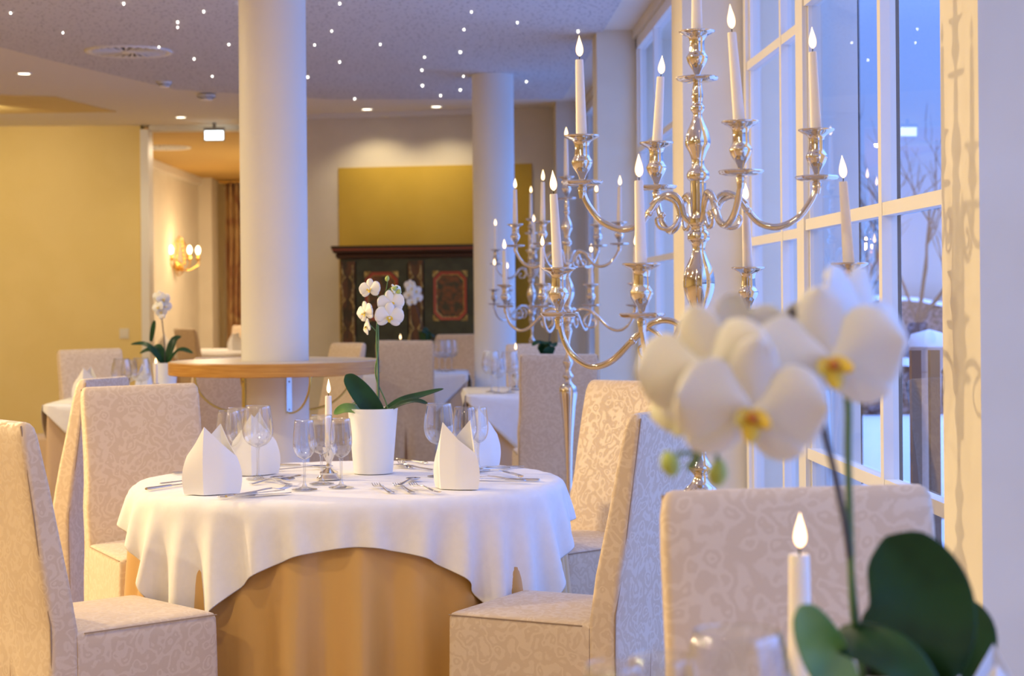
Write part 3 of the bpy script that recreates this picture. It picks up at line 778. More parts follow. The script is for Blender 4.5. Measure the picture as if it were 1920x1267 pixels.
# ------------------------------------------------------------------ candles and candelabra
def flame_mb(h, w):
    mb = MB(); prof = []
    for k in range(11):
        t = k / 10; r = w * (math.sin(PI * t ** 0.62)) ** 1.05 * (1 - .18 * t) if 0 < t < 1 else 0.0
        prof.append((max(r, 0.0002), h * t))
    return mb.lathe(prof, 12)
def make_candle(length, r0, r1, fh=0.045, fw=0.0085):
    root = empty('candle')
    mb = MB(); mb.lathe([(r0 * .96, 0), (r0, .004), (r0 + (r1 - r0) * .5, length * .5), (r1, length - .004), (r1 * .93, length - .0005), (r1 * .6, length - .003), (0.0, length - .004)], 24); mb.build('wax', 'candle_wax', root, 40)
    mb = MB(); mb.tube([(0, 0, length - .004), (0.0006, 0, length + .004), (.0014, 0, length + .010)], .0011, 6); mb.build('wick', 'wick', root)
    f = flame_mb(fh, fw).build('flame', 'flame', root, 180); f.location = (0.001, 0, length + .006)
    return root
CAN = {'taper': make_candle(.195, .0125, .0085), 'taper_long': make_candle(.212, .0125, .0085), 'table': make_candle(.15, .0115, .0095, .038, .0065)}
can_used = set()
def candle(kind, p, label, group, tilt=(0, 0), ls=1.0):
    o = copy_tree(CAN[kind]) if kind in can_used else CAN[kind]; can_used.add(kind)
    o.location = p; o.rotation_euler = (tilt[0], tilt[1], random.uniform(0, 6)) if False else (tilt[0], tilt[1], 0)
    tag(o, label, 'candle', group); o.scale = (1, 1, ls)
    return o
# profiles measured from the photograph: (radius, height above floor)
STEM = [(0.0, .0), (.150, .0), (.152, .012), (.140, .022), (.118, .030), (.120, .040), (.085, .055), (.050, .085), (.030, .12), (.022, .15), (.034, .165), (.034, .175), (.018, .19), (.013, .22), (.0135, .40), (.018, .60), (.030, .76), (.040, .84), (.041, .862), (.036, .882), (.020, .897), (.014, .912), (.022, .922), (.026, .93), (.016, .945), (.012, .962), (.020, .980), (.024, .995), (.013, 1.012), (.0085, 1.04), (.009, 1.075), (.012, 1.10), (.020, 1.13), (.021, 1.14), (.015, 1.155), (.018, 1.168), (.028, 1.178), (.028, 1.202), (.016, 1.21), (.020, 1.222), (.022, 1.234), (.014, 1.248), (.017, 1.262), (.026, 1.282), (.032, 1.302), (.033, 1.322), (.028, 1.345), (.018, 1.368), (.013, 1.385), (.016, 1.398), (.023, 1.406), (.022, 1.418), (.016, 1.425), (.0175, 1.432), (.022, 1.438), (.022, 1.452), (.0165, 1.458), (.0165, 1.522), (.018, 1.528), (.023, 1.534), (.023, 1.545), (.015, 1.556), (.013, 1.570), (.019, 1.588), (.026, 1.602), (.0265, 1.614), (.022, 1.632), (.012, 1.655), (.0095, 1.668), (.014, 1.676), (.014, 1.684), (.010, 1.69), (.012, 1.705), (.010, 1.725), (.008, 1.735), (0.0, 1.735)]
def smooth_prof(P, n=4):
    return [(max(0.0, q.x), q.y) for q in spline([(r, z, 0) for r, z in P], n)]
STEM = STEM[:2] + smooth_prof(STEM[1:-1])[1:] + STEM[-1:]
def dish_mb(c):
    mb = MB(); mb.lathe([(0.004, -.004), (.012, -.004), (.030, -.003), (.040, .000), (.0435, .005), (.041, .0075), (.036, .004), (.020, .001), (.006, .001)], 36, c, lobes=6, la=0.05); return mb
def socket_mb(c):
    return MB().lathe(smooth_prof([(.004, 0), (.007, .002), (.006, .010), (.009, .020), (.018, .034), (.022, .044), (.022, .050), (.017, .058), (.016, .066), (.0155, .080), (.019, .090), (.030, .096), (.0375, .101), (.036, .104), (.026, .100), (.0145, .095), (.0135, .070), (0.0, .068)], 3), 28, c)
ARMS = []
for k in range(4): ARMS.append(('upper', 0.0, .245, 1.526))
for k in range(4): ARMS.append(('lower', 0.0, .322, 1.248))
def make_candelabrum():
    root = empty('candelabrum')
    mb = MB(); mb.lathe(STEM, 36); mb.build('stem', 'silver', root, 60)
    dish_mb((0, 0, 1.738)).build('drip_dish', 'silver', root, 60); socket_mb((0, 0, 1.738)).build('candle_socket', 'silver', root, 60)
    for tier, a, R, zt in ARMS:
        if tier == 'upper':
            z0 = 1.445
            prof = [(.016, -.004), (.030, .010), (.038, .040), (.056, .056), (.082, .046), (.103, .018), (.128, -.008), (.165, -.016), (.205, .002), (.232, .036), (.243, .062), (R, zt - z0)]
            curl = [(.100, .034), (.078, .050), (.050, .040), (.040, .012), (.056, -.014), (.080, -.014), (.088, .004), (.076, .012)]
        else:
            z0 = 1.19
            prof = [(.020, .000), (.034, .028), (.066, .046), (.105, .040), (.150, .004), (.200, -.040), (.248, -.052), (.292, -.026), (.314, .014), (R, zt - z0)]
            curl = [(.120, .034), (.088, .014), (.078, -.016), (.100, -.038), (.128, -.034), (.136, -.012), (.122, -.004)]
        ca, sa = math.cos(a), math.sin(a)
        to3 = lambda P: [(r * ca, r * sa, z0 + z) for r, z in P]
        pts = spline(to3(prof), 5); n = len(pts)
        rad = [.0062 + .0012 * math.sin(PI * i / n) for i in range(n)]
        mb = MB(); mb.tube(pts, rad, 10)
        cp = spline(to3(curl), 5); m = len(cp)
        mb.tube(cp, [.0056 - .002 * i / m for i in range(m)], 8)
        e = cp[-1]; mb.lathe([(0.0, -.008), (.006, -.006), (.0085, 0), (.006, .006), (0.0, .008)], 12, tuple(e))
        # leaf bud at the turn
        i0 = n * 5 // 11; mb.lathe([(0, -.010), (.007, -.006), (.0095, 0), (.007, .006), (0, .010)], 12, tuple(pts[i0]))
        mb.lathe([(.0065, -.03), (.0085, -.02), (.010, -.008), (.006, -.002)], 14, (R * ca, R * sa, zt))
        arm = mb.build('arm', 'silver', root, 60); arm['slot'] = len(root.children)
        dish_mb((R * ca, R * sa, zt)).build('drip_dish', 'silver', arm, 60)
        socket_mb((R * ca, R * sa, zt)).build('candle_socket', 'silver', arm, 60)
    return root
cd0 = make_candelabrum(); cd_n = 0
WH = {('upper', 0): 'upper right arm', ('upper', 1): 'upper arm pointing away', ('upper', 2): 'upper left arm', ('upper', 3): 'upper arm towards the camera',
      ('lower', 0): 'lower right arm', ('lower', 1): 'lower arm pointing away', ('lower', 2): 'lower left arm', ('lower', 3): 'lower arm towards the camera'}
def candelabrum(x, y, angles, label, which):
    """angles: four of the upper tier, then four of the lower tier, in degrees"""
    global cd_n
    o = copy_tree(cd0) if cd_n else cd0; cd_n += 1
    o.location = (x, y, 0); tag(o, label, 'candelabrum', 'tall silver candelabra')
    g = 'lit candles in the tall candelabra'
    rng = random.Random(cd_n + 4)
    candle('taper_long', (x, y, 1.738 + .068), 'lit white taper at the very top of the %s candelabrum' % which, g)
    cnt = {'upper': 0, 'lower': 0}
    arms = sorted([c for c in o.children if c.name.startswith('arm')], key=lambda c: c['slot'])
    for c, an in zip(arms, angles): c.rotation_euler.z = math.radians(an)
    for (tier, a0, R, zt), an in zip(ARMS, angles):
        a, rz = math.radians(an), 0.0
        k = cnt[tier]; cnt[tier] += 1
        if cd_n == 1:
            tl = {('upper', 0): (0, -.035), ('upper', 3): (0, -.075), ('upper', 2): (0, -.02), ('upper', 1): (0, .06), ('lower', 0): (0, -.06), ('lower', 1): (0, -.03), ('lower', 2): (0, -.05), ('lower', 3): (0, -.02)}[(tier, k)]
        else: tl = (rng.uniform(-.03, .03), rng.uniform(-.05, .03))
        lsc = {('upper', 3): 1.0, ('upper', 1): .86, ('lower', 0): .95, ('lower', 1): .86}.get((tier, k), .93)
        candle('taper' , (x + R * math.cos(a + rz), y + R * math.sin(a + rz), zt + .068), 'lit white taper on the %s of the %s candelabrum' % (WH[(tier, k)], which), g, tl, lsc * 1.08)
c1_ = at(1311, 560, 3.83)
candelabrum(c1_.x, 3.83, (-13, 104, 167, 282, -28, 62, 152, 242), 'tall nine-armed silver candelabrum, large and close before the window', 'large close')
c2_ = at(1064, 560, 8.4)
candelabrum(c2_.x, 8.4, (-18, 50, 162, 240, -22, 66, 150, 246), 'middle one of the three silver candelabra, its stem behind the damask chair', 'middle')
c3_ = at(997, 560, 12.8)
candelabrum(c3_.x, 12.8, (0, 88, 180, 272, 34, 118, 214, 298), 'farthest silver candelabrum, small, right of the round column', 'farthest')

# table candlesticks
def make_candlestick():
    root = empty('candlestick')
    mb = MB(); mb.lathe([(0, 0), (.036, 0), (.037, .004), (.030, .010), (.026, .014), (.028, .020), (.014, .028), (.007, .034), (.009, .040), (.006, .046), (.010, .056), (.015, .066), (.0185, .084), (.020, .096), (.0155, .098), (.0125, .080), (0.0, .078)], 32)
    mb.build('holder', 'silver', root, 60); return root
cs0 = make_candlestick(); cs_n = 0
def table_candle(x, y, z, ls, lab1, lab2):
    global cs_n
    o = copy_tree(cs0) if cs_n else cs0; cs_n += 1
    o.location = (x, y, z); tag(o, lab1, 'candlestick', 'silver table candlesticks')
    c = candle('table', (x, y, z + .078), lab2, 'lit candles on the tables', ls=ls)
    return c
p = onz(617, 898, TS); table_candle(p.x, p.y, TS, 1.13, 'small silver candlestick behind the three small glasses on the round table', 'short lit candle in the middle of the round table')
p = at(292, 700, 10.0); table_candle(p.x, p.y, TQ, .82, 'small candlestick on the far left table', 'lit candle before the orchid pot on the far left table')
p = at(751, 700, 13.85); table_candle(p.x, p.y, TQ, 1.05, 'small candlestick hidden behind the chair before the cupboard', 'lit candle rising above the chair before the painted cupboard')
p = at(967, 700, 10.75); table_candle(p.x, p.y, TQ, 1.05, 'small candlestick on the table right of the column', 'lit candle beside the wine glasses right of the round column')
p = at(1499, 1100, 2.12); _c = table_candle(p.x, p.y, TQ, 1.08, 'silver candlestick on the nearest table, below the picture', 'blurred lit candle in front of the near beige chair')
_c.scale = (1.25, 1.25, 1.08)

# ------------------------------------------------------------------ orchids
def frame_from(nrm, up=Vector((0, 0, 1)), roll=0.0):
    n = Vector(nrm).normalized(); x = up.cross(n)
    if x.length < 1e-3: x = Vector((1, 0, 0))
    x.normalize(); y = n.cross(x)
    m = Matrix((x, y, n)).transposed().to_4x4()
    return m @ Matrix.Rotation(roll, 4, 'Z')
def petal(mb, L0, W, ang, cup, m0, round_=1.0, wavy=0.0, z0=0.0):
    """round_ 1 gives a broad round petal with a narrow claw, 0 a slim sepal"""
    G = []
    for i in range(11):
        u = .06 + .935 * i / 10; t = (1 - math.cos(PI * u)) / 2
        w = W * math.sin(PI * u) ** (.75 if round_ else .85) * (0.35 + 0.65 * min(1, t * 2.2)) ** (1 if round_ else .3)
        row = []
        for s in (-1, -.66, -.33, 0, .33, .66, 1):
            z = cup * (t ** 2) * L0 - 0.13 * W * s * s * (0.4 + t) + wavy * math.sin(5 * t + 3 * s) * W + z0
            x, y = w * s * 0.5, L0 * t
            row.append(m0 @ Vector((x * math.cos(ang) - y * math.sin(ang), x * math.sin(ang) + y * math.cos(ang), z)))
        G.append(row)
    mb.grid([[tuple(p) for p in r] for r in G])
def bloom(parent, pos, nrm, size, roll=0.0, petal_m='petal_white', rich=False):
    """moth orchid flower: two round petals, three sepals, lip"""
    m0 = frame_from(nrm, roll=roll)
    mb = MB(); s = size / 2
    for a in (0, 2.2, -2.2): petal(mb, s * 0.98, s * 0.72, a, -0.05, m0, 0, 0.02, -0.012 * s)
    for a in (PI / 2 - .12, -PI / 2 + .12): petal(mb, s * 1.05, s * 1.22, a, 0.08, m0, 1, 0.025, 0.035 * s)
    f = mb.build('flower', petal_m, parent, 180, loc=pos, recalc=False)
    so = f.modifiers.new('t', 'SOLIDIFY'); so.thickness = 0.0006
    if rich: sb = f.modifiers.new('s', 'SUBSURF'); sb.levels = 1; sb.render_levels = 1
    mb = MB()
    for a in (PI - .9, PI + .9): petal(mb, s * 0.28, s * 0.22, a, 1.0, m0, 0, 0, .06 * s)
    petal(mb, s * 0.42, s * 0.26, PI, 0.35, m0, 0, 0, .10 * s)
    mb.build('lip', 'lip_yellow', f, 180, recalc=False)
    mb = MB(); c = m0 @ Vector((0, -.10 * s, .20 * s))
    mb.lathe([(0, -.07 * s), (.06 * s, -.03 * s), (.085 * s, .02 * s), (.05 * s, .08 * s), (0, .10 * s)], 12, tuple(c)); mb.build('column_tip', 'petal_white' if not rich else 'lip_red', f, 180)
    return f
def bud(parent, pos, size, tilt=0.3):
    mb = MB(); mb.lathe([(0, -1), (.45, -.8), (.72, -.2), (.66, .3), (.3, .85), (0, 1)], 14)
    mb.xf(Matrix.Rotation(tilt, 4, 'Y') @ Matrix.Scale(size / 2, 4)); return mb.build('bud', 'bud_green', parent, 180, loc=pos)
def leaf(parent, pts, width, m='leaf_green', sag=0.15, n=14, normal=Vector((0, -.6, .8)), power=.6):
    c = spline(pts, n // (len(pts) - 1) + 1); k = len(c); G = []
    for i, p in enumerate(c):
        t = i / (k - 1); tan = (c[min(i + 1, k - 1)] - c[max(i - 1, 0)]).normalized()
        side = tan.cross(normal).normalized(); nn = side.cross(tan).normalized()
        w = width / 2 * max(.03, math.sin(PI * (0.10 + 0.90 * t)) ** power) if t < .995 else 0.0008
        G.append([tuple(p + side * w * s + nn * (w * sag * (abs(s) ** 1.5))) for s in (-1, -.7, -.35, 0, .35, .7, 1)])
    mb = MB(); mb.grid(G); o = mb.build('leaf', m, parent, 180, recalc=False)
    so = o.modifiers.new('t', 'SOLIDIFY'); so.thickness = 0.0018; sb = o.modifiers.new('s', 'SUBSURF'); sb.levels = 1; sb.render_levels = 1
    return o
def pot(parent, x, y, z, rt, rb, h):
    mb = MB(); mb.lathe([(0, z), (rb, z), (rb + .001, z + .004), (rt, z + h - .006), (rt + .001, z + h - .001), (rt - .001, z + h), (rt - .005, z + h - .002), (rt - .007, z + h - .03), (0, z + h - .03)], 48, (x, y, 0)); mb.build('pot', 'pot_white', parent, 50)
    mb = MB(); rng = random.Random(5)
    mb.lathe([(0, z + h - .018), (rt * .5, z + h - .016), (rt - .0075, z + h - .024), (rt - .0075, z + h - .029)], 20, (x, y, 0)); mb.build('bark_mix', 'soil_bark', parent, 50)
def rel(root, p): return Vector(p) - root.location

# main orchid on the round table
pc = onz(700, 886, TS); ox, oy = pc.x, pc.y
orc = empty('potted_orchid', (ox, oy, TS)); tag(orc, 'white orchid in a tall white pot on the round table', 'orchid')
pot(orc, 0, 0, 0, .076, .059, .198)
A = lambda px, py, dy=0.0: rel(orc, at(px, py, oy + dy))
mb = MB(); mb.tube(spline([A(712, 785), A(709, 740), A(708, 690), A(706, 640), A(707, 610), A(712, 575), A(722, 552), A(734, 540), A(746, 538)], 5), .0026, 8); mb.build('flower_stem', 'stem_green', orc)
mb = MB(); mb.tube(spline([A(733, 785, .01), A(722, 750, .01), A(707, 715, .006), A(704, 690, .003), A(709, 660), A(709, 610)], 5), .0022, 8); mb.build('flower_stem', 'stem_green', orc)
mb = MB(); mb.tube([A(711, 785, .004), A(709, 600, .004)], .0019, 6); mb.build('support_stick', 'stem_dark', orc)
mb = MB(); mb.tube(spline([A(706, 622), A(697, 612), A(690, 606), A(688, 600)], 4), .0016, 6)
mb.tube(spline([A(716, 565), A(703, 548), A(696, 540)], 4), .0016, 6); mb.tube(spline([A(714, 570), A(726, 566), A(735, 566)], 4), .0016, 6); mb.tube(spline([A(722, 552), A(725, 538), A(727, 525)], 4), .0014, 6); mb.build('flower_stalks', 'stem_green', orc)
bloom(orc, A(693, 541, -.02), (-.35, -1, .15), .066, .1)
bloom(orc, A(733, 567, -.025), (.1, -1, .1), .080, .15)
bloom(orc, A(730, 593, -.035), (.15, -1, -.2), .086, -.05)
bloom(orc, A(684, 585, -.02), (-.9, -.8, -.05), .070, .25)
bloom(orc, A(687, 612, -.01), (-1, -.35, -.1), .058, .5)
bloom(orc, A(744, 543, .0), (.7, -.5, .5), .046, .3, 'petal_cream')
bud(orc, A(726, 522, -.005), .019, .2); bud(orc, A(739, 541, -.012), .020, .9); bud(orc, A(747, 548, -.012), .022, .5)
leaf(orc, [A(712, 785, -.01), A(695, 760, -.02), A(670, 728, -.03), A(648, 702, -.03)], .068, normal=Vector((.2, -1, .15)), power=.45)
leaf(orc, [A(718, 775, .02), A(752, 752, .05), A(790, 740, .07), A(832, 728, .08)], .045, normal=Vector((.1, -.35, 1)))
leaf(orc, [A(720, 775, -.02), A(750, 758, -.03), A(780, 751, -.04), A(803, 757, -.05)], .040, normal=Vector((.1, -.35, 1)))
leaf(orc, [A(690, 780, .0), A(668, 768, -.03), A(645, 766, -.05), A(626, 776, -.06)], .048, 'leaf_light', normal=Vector((-.2, -.9, 1)))
leaf(orc, [A(700, 780, .03), A(680, 752, .05), A(665, 757, .07), A(655, 765, .08)], .040, normal=Vector((-.1, -.5, 1)))

def small_orchid(px, Y, z, stem_top, flowers, leaves, label, h=.17, r=.062, stem=True):
    b = at(px, 700, Y); root = empty('potted_orchid', (b.x, Y, z)); tag(root, label, 'orchid', 'potted orchids on the tables further back')
    pot(root, 0, 0, 0, r, r * .78, h)
    Aq = lambda x, y, dy=0.0: rel(root, at(x, y, Y + dy))
    mb = MB(); pts = [Vector((0, 0, h - .02))] + [Aq(*q) for q in stem_top]; mb.tube(spline(pts, 5), .0032, 6); mb.build('flower_stem', 'stem_dark', root)
    for i, (x, y, nx, s) in enumerate(flowers): bloom(root, Aq(x, y, -.01 * (i % 3)), (nx, -1, .1 - .1 * (i % 2)), s, .2 * (i % 3))
    for (x, y, dy, w, nx) in leaves:
        e = Aq(x, y, dy); m = (Vector((0, 0, h)) + e) / 2 + Vector((0, 0, .045))
        leaf(root, [Vector((0, 0, h - .02)), m, e], w, normal=Vector((nx, -.6, 1)))
    return root
so1 = small_orchid(310, 10.3, TQ, [(308, 640), (304, 600), (305, 575), (300, 560)], [(297, 556, -.3, .07), (306, 560, .3, .075), (296, 575, -.4, .07), (310, 574, .4, .07), (302, 584, 0, .065), (304, 594, 0, .035)],
    [(245, 645, -.05, .045, 0), (262, 662, .02, .05, 0), (340, 630, .05, .05, 0), (362, 662, -.08, .045, 0), (285, 652, .06, .05, 0)], 'white orchid in a white pot on the far left table', .20, .068)
leaf(so1, [rel(so1, at(283, 640, 10.35)), rel(so1, at(287, 615, 10.35)), rel(so1, at(290, 600, 10.35))], .03)
small_orchid(797, 14.0, TQ, [(790, 610), (782, 580), (774, 556)], [(768, 534, -.3, .085), (780, 545, .3, .085), (766, 552, -.3, .085), (783, 558, .4, .085), (772, 565, 0, .08), (771, 540, .1, .08)],
    [(787, 622, -.05, .07, -.5), (805, 620, .05, .08, .5), (815, 632, 0, .05, .6)], 'white orchid cluster hanging before the painted cupboard', .20, .07)
small_orchid(1026, 10.9, TQ, [(1030, 635), (1034, 600), (1030, 560)], [(1030, 545, 0, .085), (1042, 560, .4, .08), (1025, 562, -.4, .075), (1046, 580, .3, .075), (1034, 592, 0, .07), (1048, 600, .2, .05)],
    [(998, 648, -.05, .06, -.4), (1040, 650, -.08, .08, .3), (1022, 645, -.1, .07, 0), (1008, 655, .04, .06, 0)], 'white orchid seen through the arms of the middle candelabrum', .20, .07)

# near orchid, big and out of focus
NY = 1.83; nx_ = at(1655, 1250, NY).x
no = empty('potted_orchid', (nx_, NY, TQ)); tag(no, 'large blurred white orchid right in front, dark leaves at the lower right', 'orchid')
pot(no, 0, 0, 0, .075, .058, .16)
B = lambda px, py, Y: rel(no, at(px, py, Y))
mb = MB(); mb.tube(spline([B(1625, 1260, 1.80), B(1608, 1180, 1.75), B(1590, 1020, 1.68), B(1568, 900, 1.62), B(1535, 770, 1.58), B(1510, 680, 1.56), B(1485, 580, 1.54)], 5), .0032, 8); mb.build('support_stick', 'stem_dark', no)
mb = MB(); mb.tube(spline([B(1618, 1270, 1.80), B(1600, 1150, 1.72), B(1594, 1000, 1.68), B(1590, 850, 1.64), B(1588, 740, 1.62), B(1560, 655, 1.58), B(1500, 640, 1.56), B(1430, 660, 1.54), B(1370, 700, 1.53), B(1330, 770, 1.53), B(1310, 850, 1.53), B(1290, 880, 1.53)], 5), .0034, 8); mb.build('flower_stem', 'stem_green', no)
mb = MB(); mb.tube(spline([B(1310, 850, 1.53), B(1275, 850, 1.53), B(1262, 860, 1.53)], 4), .002, 6); mb.tube(spline([B(1325, 800, 1.53), B(1340, 835, 1.53), B(1346, 868, 1.53)], 4), .002, 6); mb.build('flower_stalks', 'stem_green', no)
bloom(no, B(1322, 690, 1.48), (-.35, -1, .05), .108, .2, rich=True)
bloom(no, B(1408, 768, 1.46), (.0, -1, -.12), .118, -.1, rich=True)
bloom(no, B(1555, 672, 1.50), (.05, -1, .0), .122, .12, rich=True)
bloom(no, B(1622, 600, 1.56), (.75, -.8, .25), .112, -.5, rich=True)
bloom(no, B(1372, 640, 1.55), (.1, 1, .1), .085, 0)
bloom(no, B(1475, 650, 1.56), (.2, 1, .1), .085, .4)
bloom(no, B(1262, 745, 1.52), (-1, -.5, -.2), .075, .6, 'petal_cream')
bud(no, B(1256, 869, 1.53), .023, -.3); bud(no, B(1346, 886, 1.53), .024, .2)
leaf(no, [B(1690, 1275, 1.82), B(1712, 1210, 1.78), B(1720, 1110, 1.76), B(1660, 1005, 1.76)], .112, normal=Vector((-.1, -1, .1)), power=.42)
leaf(no, [B(1720, 1290, 1.86), B(1760, 1240, 1.84), B(1800, 1190, 1.84), B(1770, 1130, 1.86)], .085, normal=Vector((-.1, -1, .1)), power=.45)
leaf(no, [B(1600, 1320, 1.74), B(1560, 1255, 1.70), B(1525, 1190, 1.68), B(1500, 1135, 1.67)], .050, 'leaf_light', normal=Vector((.3, -1, .15)), power=.5)
leaf(no, [B(1560, 1190, 1.74), B(1620, 1205, 1.70), B(1690, 1245, 1.66), B(1760, 1330, 1.62)], .055, normal=Vector((.2, -.9, .5)), power=.5)
# ------------------------------------------------------------------ round bar table on the column
BZ = 1.003
bt = empty('bar_table', (K1.x, K1.y, 0)); tag(bt, 'round wooden bar table top fixed around the thick column', 'bar table')
def annulus(r0, r1, z0, z1, n=96):
    mb = MB(); rs = [[(r * math.cos(2 * PI * k / n), r * math.sin(2 * PI * k / n), z) for k in range(n)] for r, z in ((r0, z0), (r1 - .003, z0), (r1, z0 + .003), (r1, z1 - .003), (r1 - .003, z1), (r0, z1), (r0, z0))]
    return mb.rings(rs, False, False)
annulus(.160, .50, BZ - .062, BZ - .002).build('rim_board', 'wood_oak', bt, 40)
annulus(.160, .492, BZ - .002, BZ).build('top_surface', 'table_laminate', bt, 40)
for k, (ang, m) in enumerate(((-150, 'brass'), (-62, 'steel_plate'), (30, 'brass'), (120, 'brass'))):
    a = math.radians(ang); ca, sa = math.cos(a), math.sin(a); m0 = Matrix(((ca, -sa, 0, 0), (sa, ca, 0, 0), (0, 0, 1, 0), (0, 0, 0, 1)))
    mb = MB(); mb.box(.1595, -.013, BZ - .24, .165, .013, BZ - .062); mb.box(.16, -.013, BZ - .067, .40, .013, BZ - .062); mb.xf(m0)
    s = mb.build('bracket_strap', m, bt, None); s['label'] = 'flat metal strap screwed to the column'
    mb = MB(); pts = [(.40 - (.235) * math.sin(t) if False else .165 + .24 * math.cos(t), 0, BZ - .065 - .175 * math.sin(t)) for t in [PI / 2 * q / 12 for q in range(13)]]
    mb.tube(pts, .005, 8); mb.xf(m0); mb.build('bracket_rod', 'brass', s, 60)
    for z in (BZ - .095, BZ - .225):
        mb = MB(); mb.lathe([(0, 0), (.0045, 0), (.004, .002), (0, .003)], 10); mb.xf(m0 @ Matrix.Translation((.165, 0, z)) @ Matrix.Rotation(PI / 2, 4, 'Y')); mb.build('screw', 'plastic_grey', s)

# ------------------------------------------------------------------ painted cupboard
pL, pR = on_back(637, 520, 0.50), on_back(925, 520, 0.50)
cw = (pR - pL).xy.length; ch = on_back(780, 484, 0.50).z
cb = empty('painted_cupboard', (pL.x, pL.y, 0), math.atan2(bd.y, bd.x)); tag(cb, 'dark green painted farmhouse cupboard with red and gold octagonal panels, against the back wall', 'cupboard')
mb = MB(); mb.box(0, .012, .10, cw, .46, ch); mb.build('body', 'cabinet_green', cb, None)
mb = MB(); R = []
for e, z in ((.005, ch), (.02, ch + .006), (.03, ch + .035), (.022, ch + .045), (.045, ch + .055), (.055, ch + .085), (.062, ch + .10), (.062, ch + .118)):
    R.append([(-e, -e, z), (cw + e, -e, z), (cw + e, .46, z), (-e, .46, z)])
mb.rings(R); c_ = mb.build('cornice', 'cabinet_brown', cb, 20)
mb = MB(); mb.box(-.056, -.058, ch + .078, cw + .056, -.050, ch + .088); mb.build('red_line', 'cabinet_red', c_, None)
mb = MB(); R = []
for e, z in ((.03, .04), (.03, .10), (.015, .115), (.005, .125)): R.append([(-e, -e, z), (cw + e, -e, z), (cw + e, .46, z), (-e, .46, z)])
mb.rings(R); mb.build('plinth', 'cabinet_brown', cb, 20)
for x in (.02, cw - .1):
    for y in (.0, .36):
        mb = MB(); mb.lathe([(0, 0), (.03, 0), (.045, .02), (.03, .04), (0, .04)], 16, (x + .04, y + .05, 0)); mb.build('foot', 'cabinet_brown', cb)
pw = .135
xs_p = [.008, cw / 2 - pw / 2, cw - pw - .008]
def scroll(mb, x, z, s, k):
    """gold S-scroll on a pilaster"""
    pts = [(x + k * s * (.13 * math.cos(t) * (1 - t / 9)), -.014, z + s * (t / 6.2 - .5) + .12 * s * math.sin(t)) for t in [6.28 * q / 18 for q in range(19)]]
    mb.tube(pts, .006, 6)
for x in xs_p:
    mb = MB(); mb.box(x, -.012, .14, x + pw, .012, ch - .02); f = mb.build('pilaster_strip', 'cabinet_pilaster', cb, None)
    mb = MB()
    for k in (-1, 1):
        xx = x + pw / 2 + k * .040
        for z, s in ((ch - .16, .20), (ch - .36, .18), (ch - .62, .22), (.75, .24), (.45, .24)): scroll(mb, xx, z, s, k)
        mb.tube([(xx + k * .012, -.013, .2), (xx + k * .012, -.013, ch - .05)], .0035, 6)
    mb.build('gold_scrollwork', 'cabinet_gold', f, 60)
def octa(cx, cz, w, h, c): return [(cx - w + c, cz - h), (cx + w - c, cz - h), (cx + w, cz - h + c), (cx + w, cz + h - c), (cx + w - c, cz + h), (cx - w + c, cz + h), (cx - w, cz + h - c), (cx - w, cz - h + c)]
for i in range(2):
    x0 = xs_p[i] + pw + .012; x1 = xs_p[i + 1] - .012; cx = (x0 + x1) / 2; w2 = (x1 - x0) / 2
    mb = MB(); mb.box(x0, -.004, .15, x1, .012, ch - .05); d = mb.build('door', 'cabinet_green', cb, None)
    for cz, hh in ((ch - .335, .215), (.50, .26)):
        w = min(.150, w2 - .07); c = .062
        o1 = octa(cx, cz, w, hh, c); o2 = octa(cx, cz, w - .026, hh - .026, c - .010); o3 = octa(cx, cz, w - .032, hh - .032, c - .012)
        mb = MB(); mb.rings([[(x, y, z) for x, z in o] for o, y in ((o1, -.004), (o1, -.016), (o2, -.013), (o2, -.004))], False, False); mb.build('red_panel_frame', 'cabinet_red', d, 20)
        mb = MB(); mb.rings([[(x, -.006, z) for x, z in o] for o in (o2, o3)], False, False); mb.rings([[(x, -.012, z) for x, z in o2], [(x, -.009, z) for x, z in o3]], False, False); mb.build('gold_line', 'cabinet_gold', d, 20)
        mb = MB(); mb.rings([[(x, -.0045, z) for x, z in o3], [(x, -.007, z) for x, z in o3]]); mb.build('painted_panel', 'cabinet_flowers', d, 20)
        for sx in (-1, 1):
            for sz in (-1, 1):
                px_, pz_ = cx + sx * (w + .006), cz + sz * (hh + .006)
                mb = MB(); tri = [(px_, pz_), (px_ - sx * (c - .004), pz_), (px_, pz_ - sz * (c - .004))]
                mb.rings([[(x, -.0045, z) for x, z in tri], [(x, -.010, z) for x, z in tri]]); mb.build('gold_corner', 'cabinet_gold', d, 20)
    for dx in (-.095, .03) if i else (.06,):
        mb = MB(); mb.lathe([(0, -.004), (.030, -.003), (.034, 0), (.030, .004), (0, .006)], 20, lobes=4, la=.18)
        mb.xf(Matrix.Translation((cx + dx, -.008, .90)) @ Matrix.Rotation(PI / 2, 4, 'X') @ Matrix.Diagonal((.7 if dx < 0 else 1.1, 1.2 if dx < 0 else .7, 1, 1))); kp = mb.build('key_plate', 'gilt', d, 50)
        if dx > 0:
            mb = MB(); mb.tube([(cx + dx - .025 + .05 * k / 8, -.012 - .012 * math.sin(PI * k / 8), .895 - .02 * math.sin(PI * k / 8)) for k in range(9)], .003, 6); mb.build('drop_handle', 'gilt', kp)

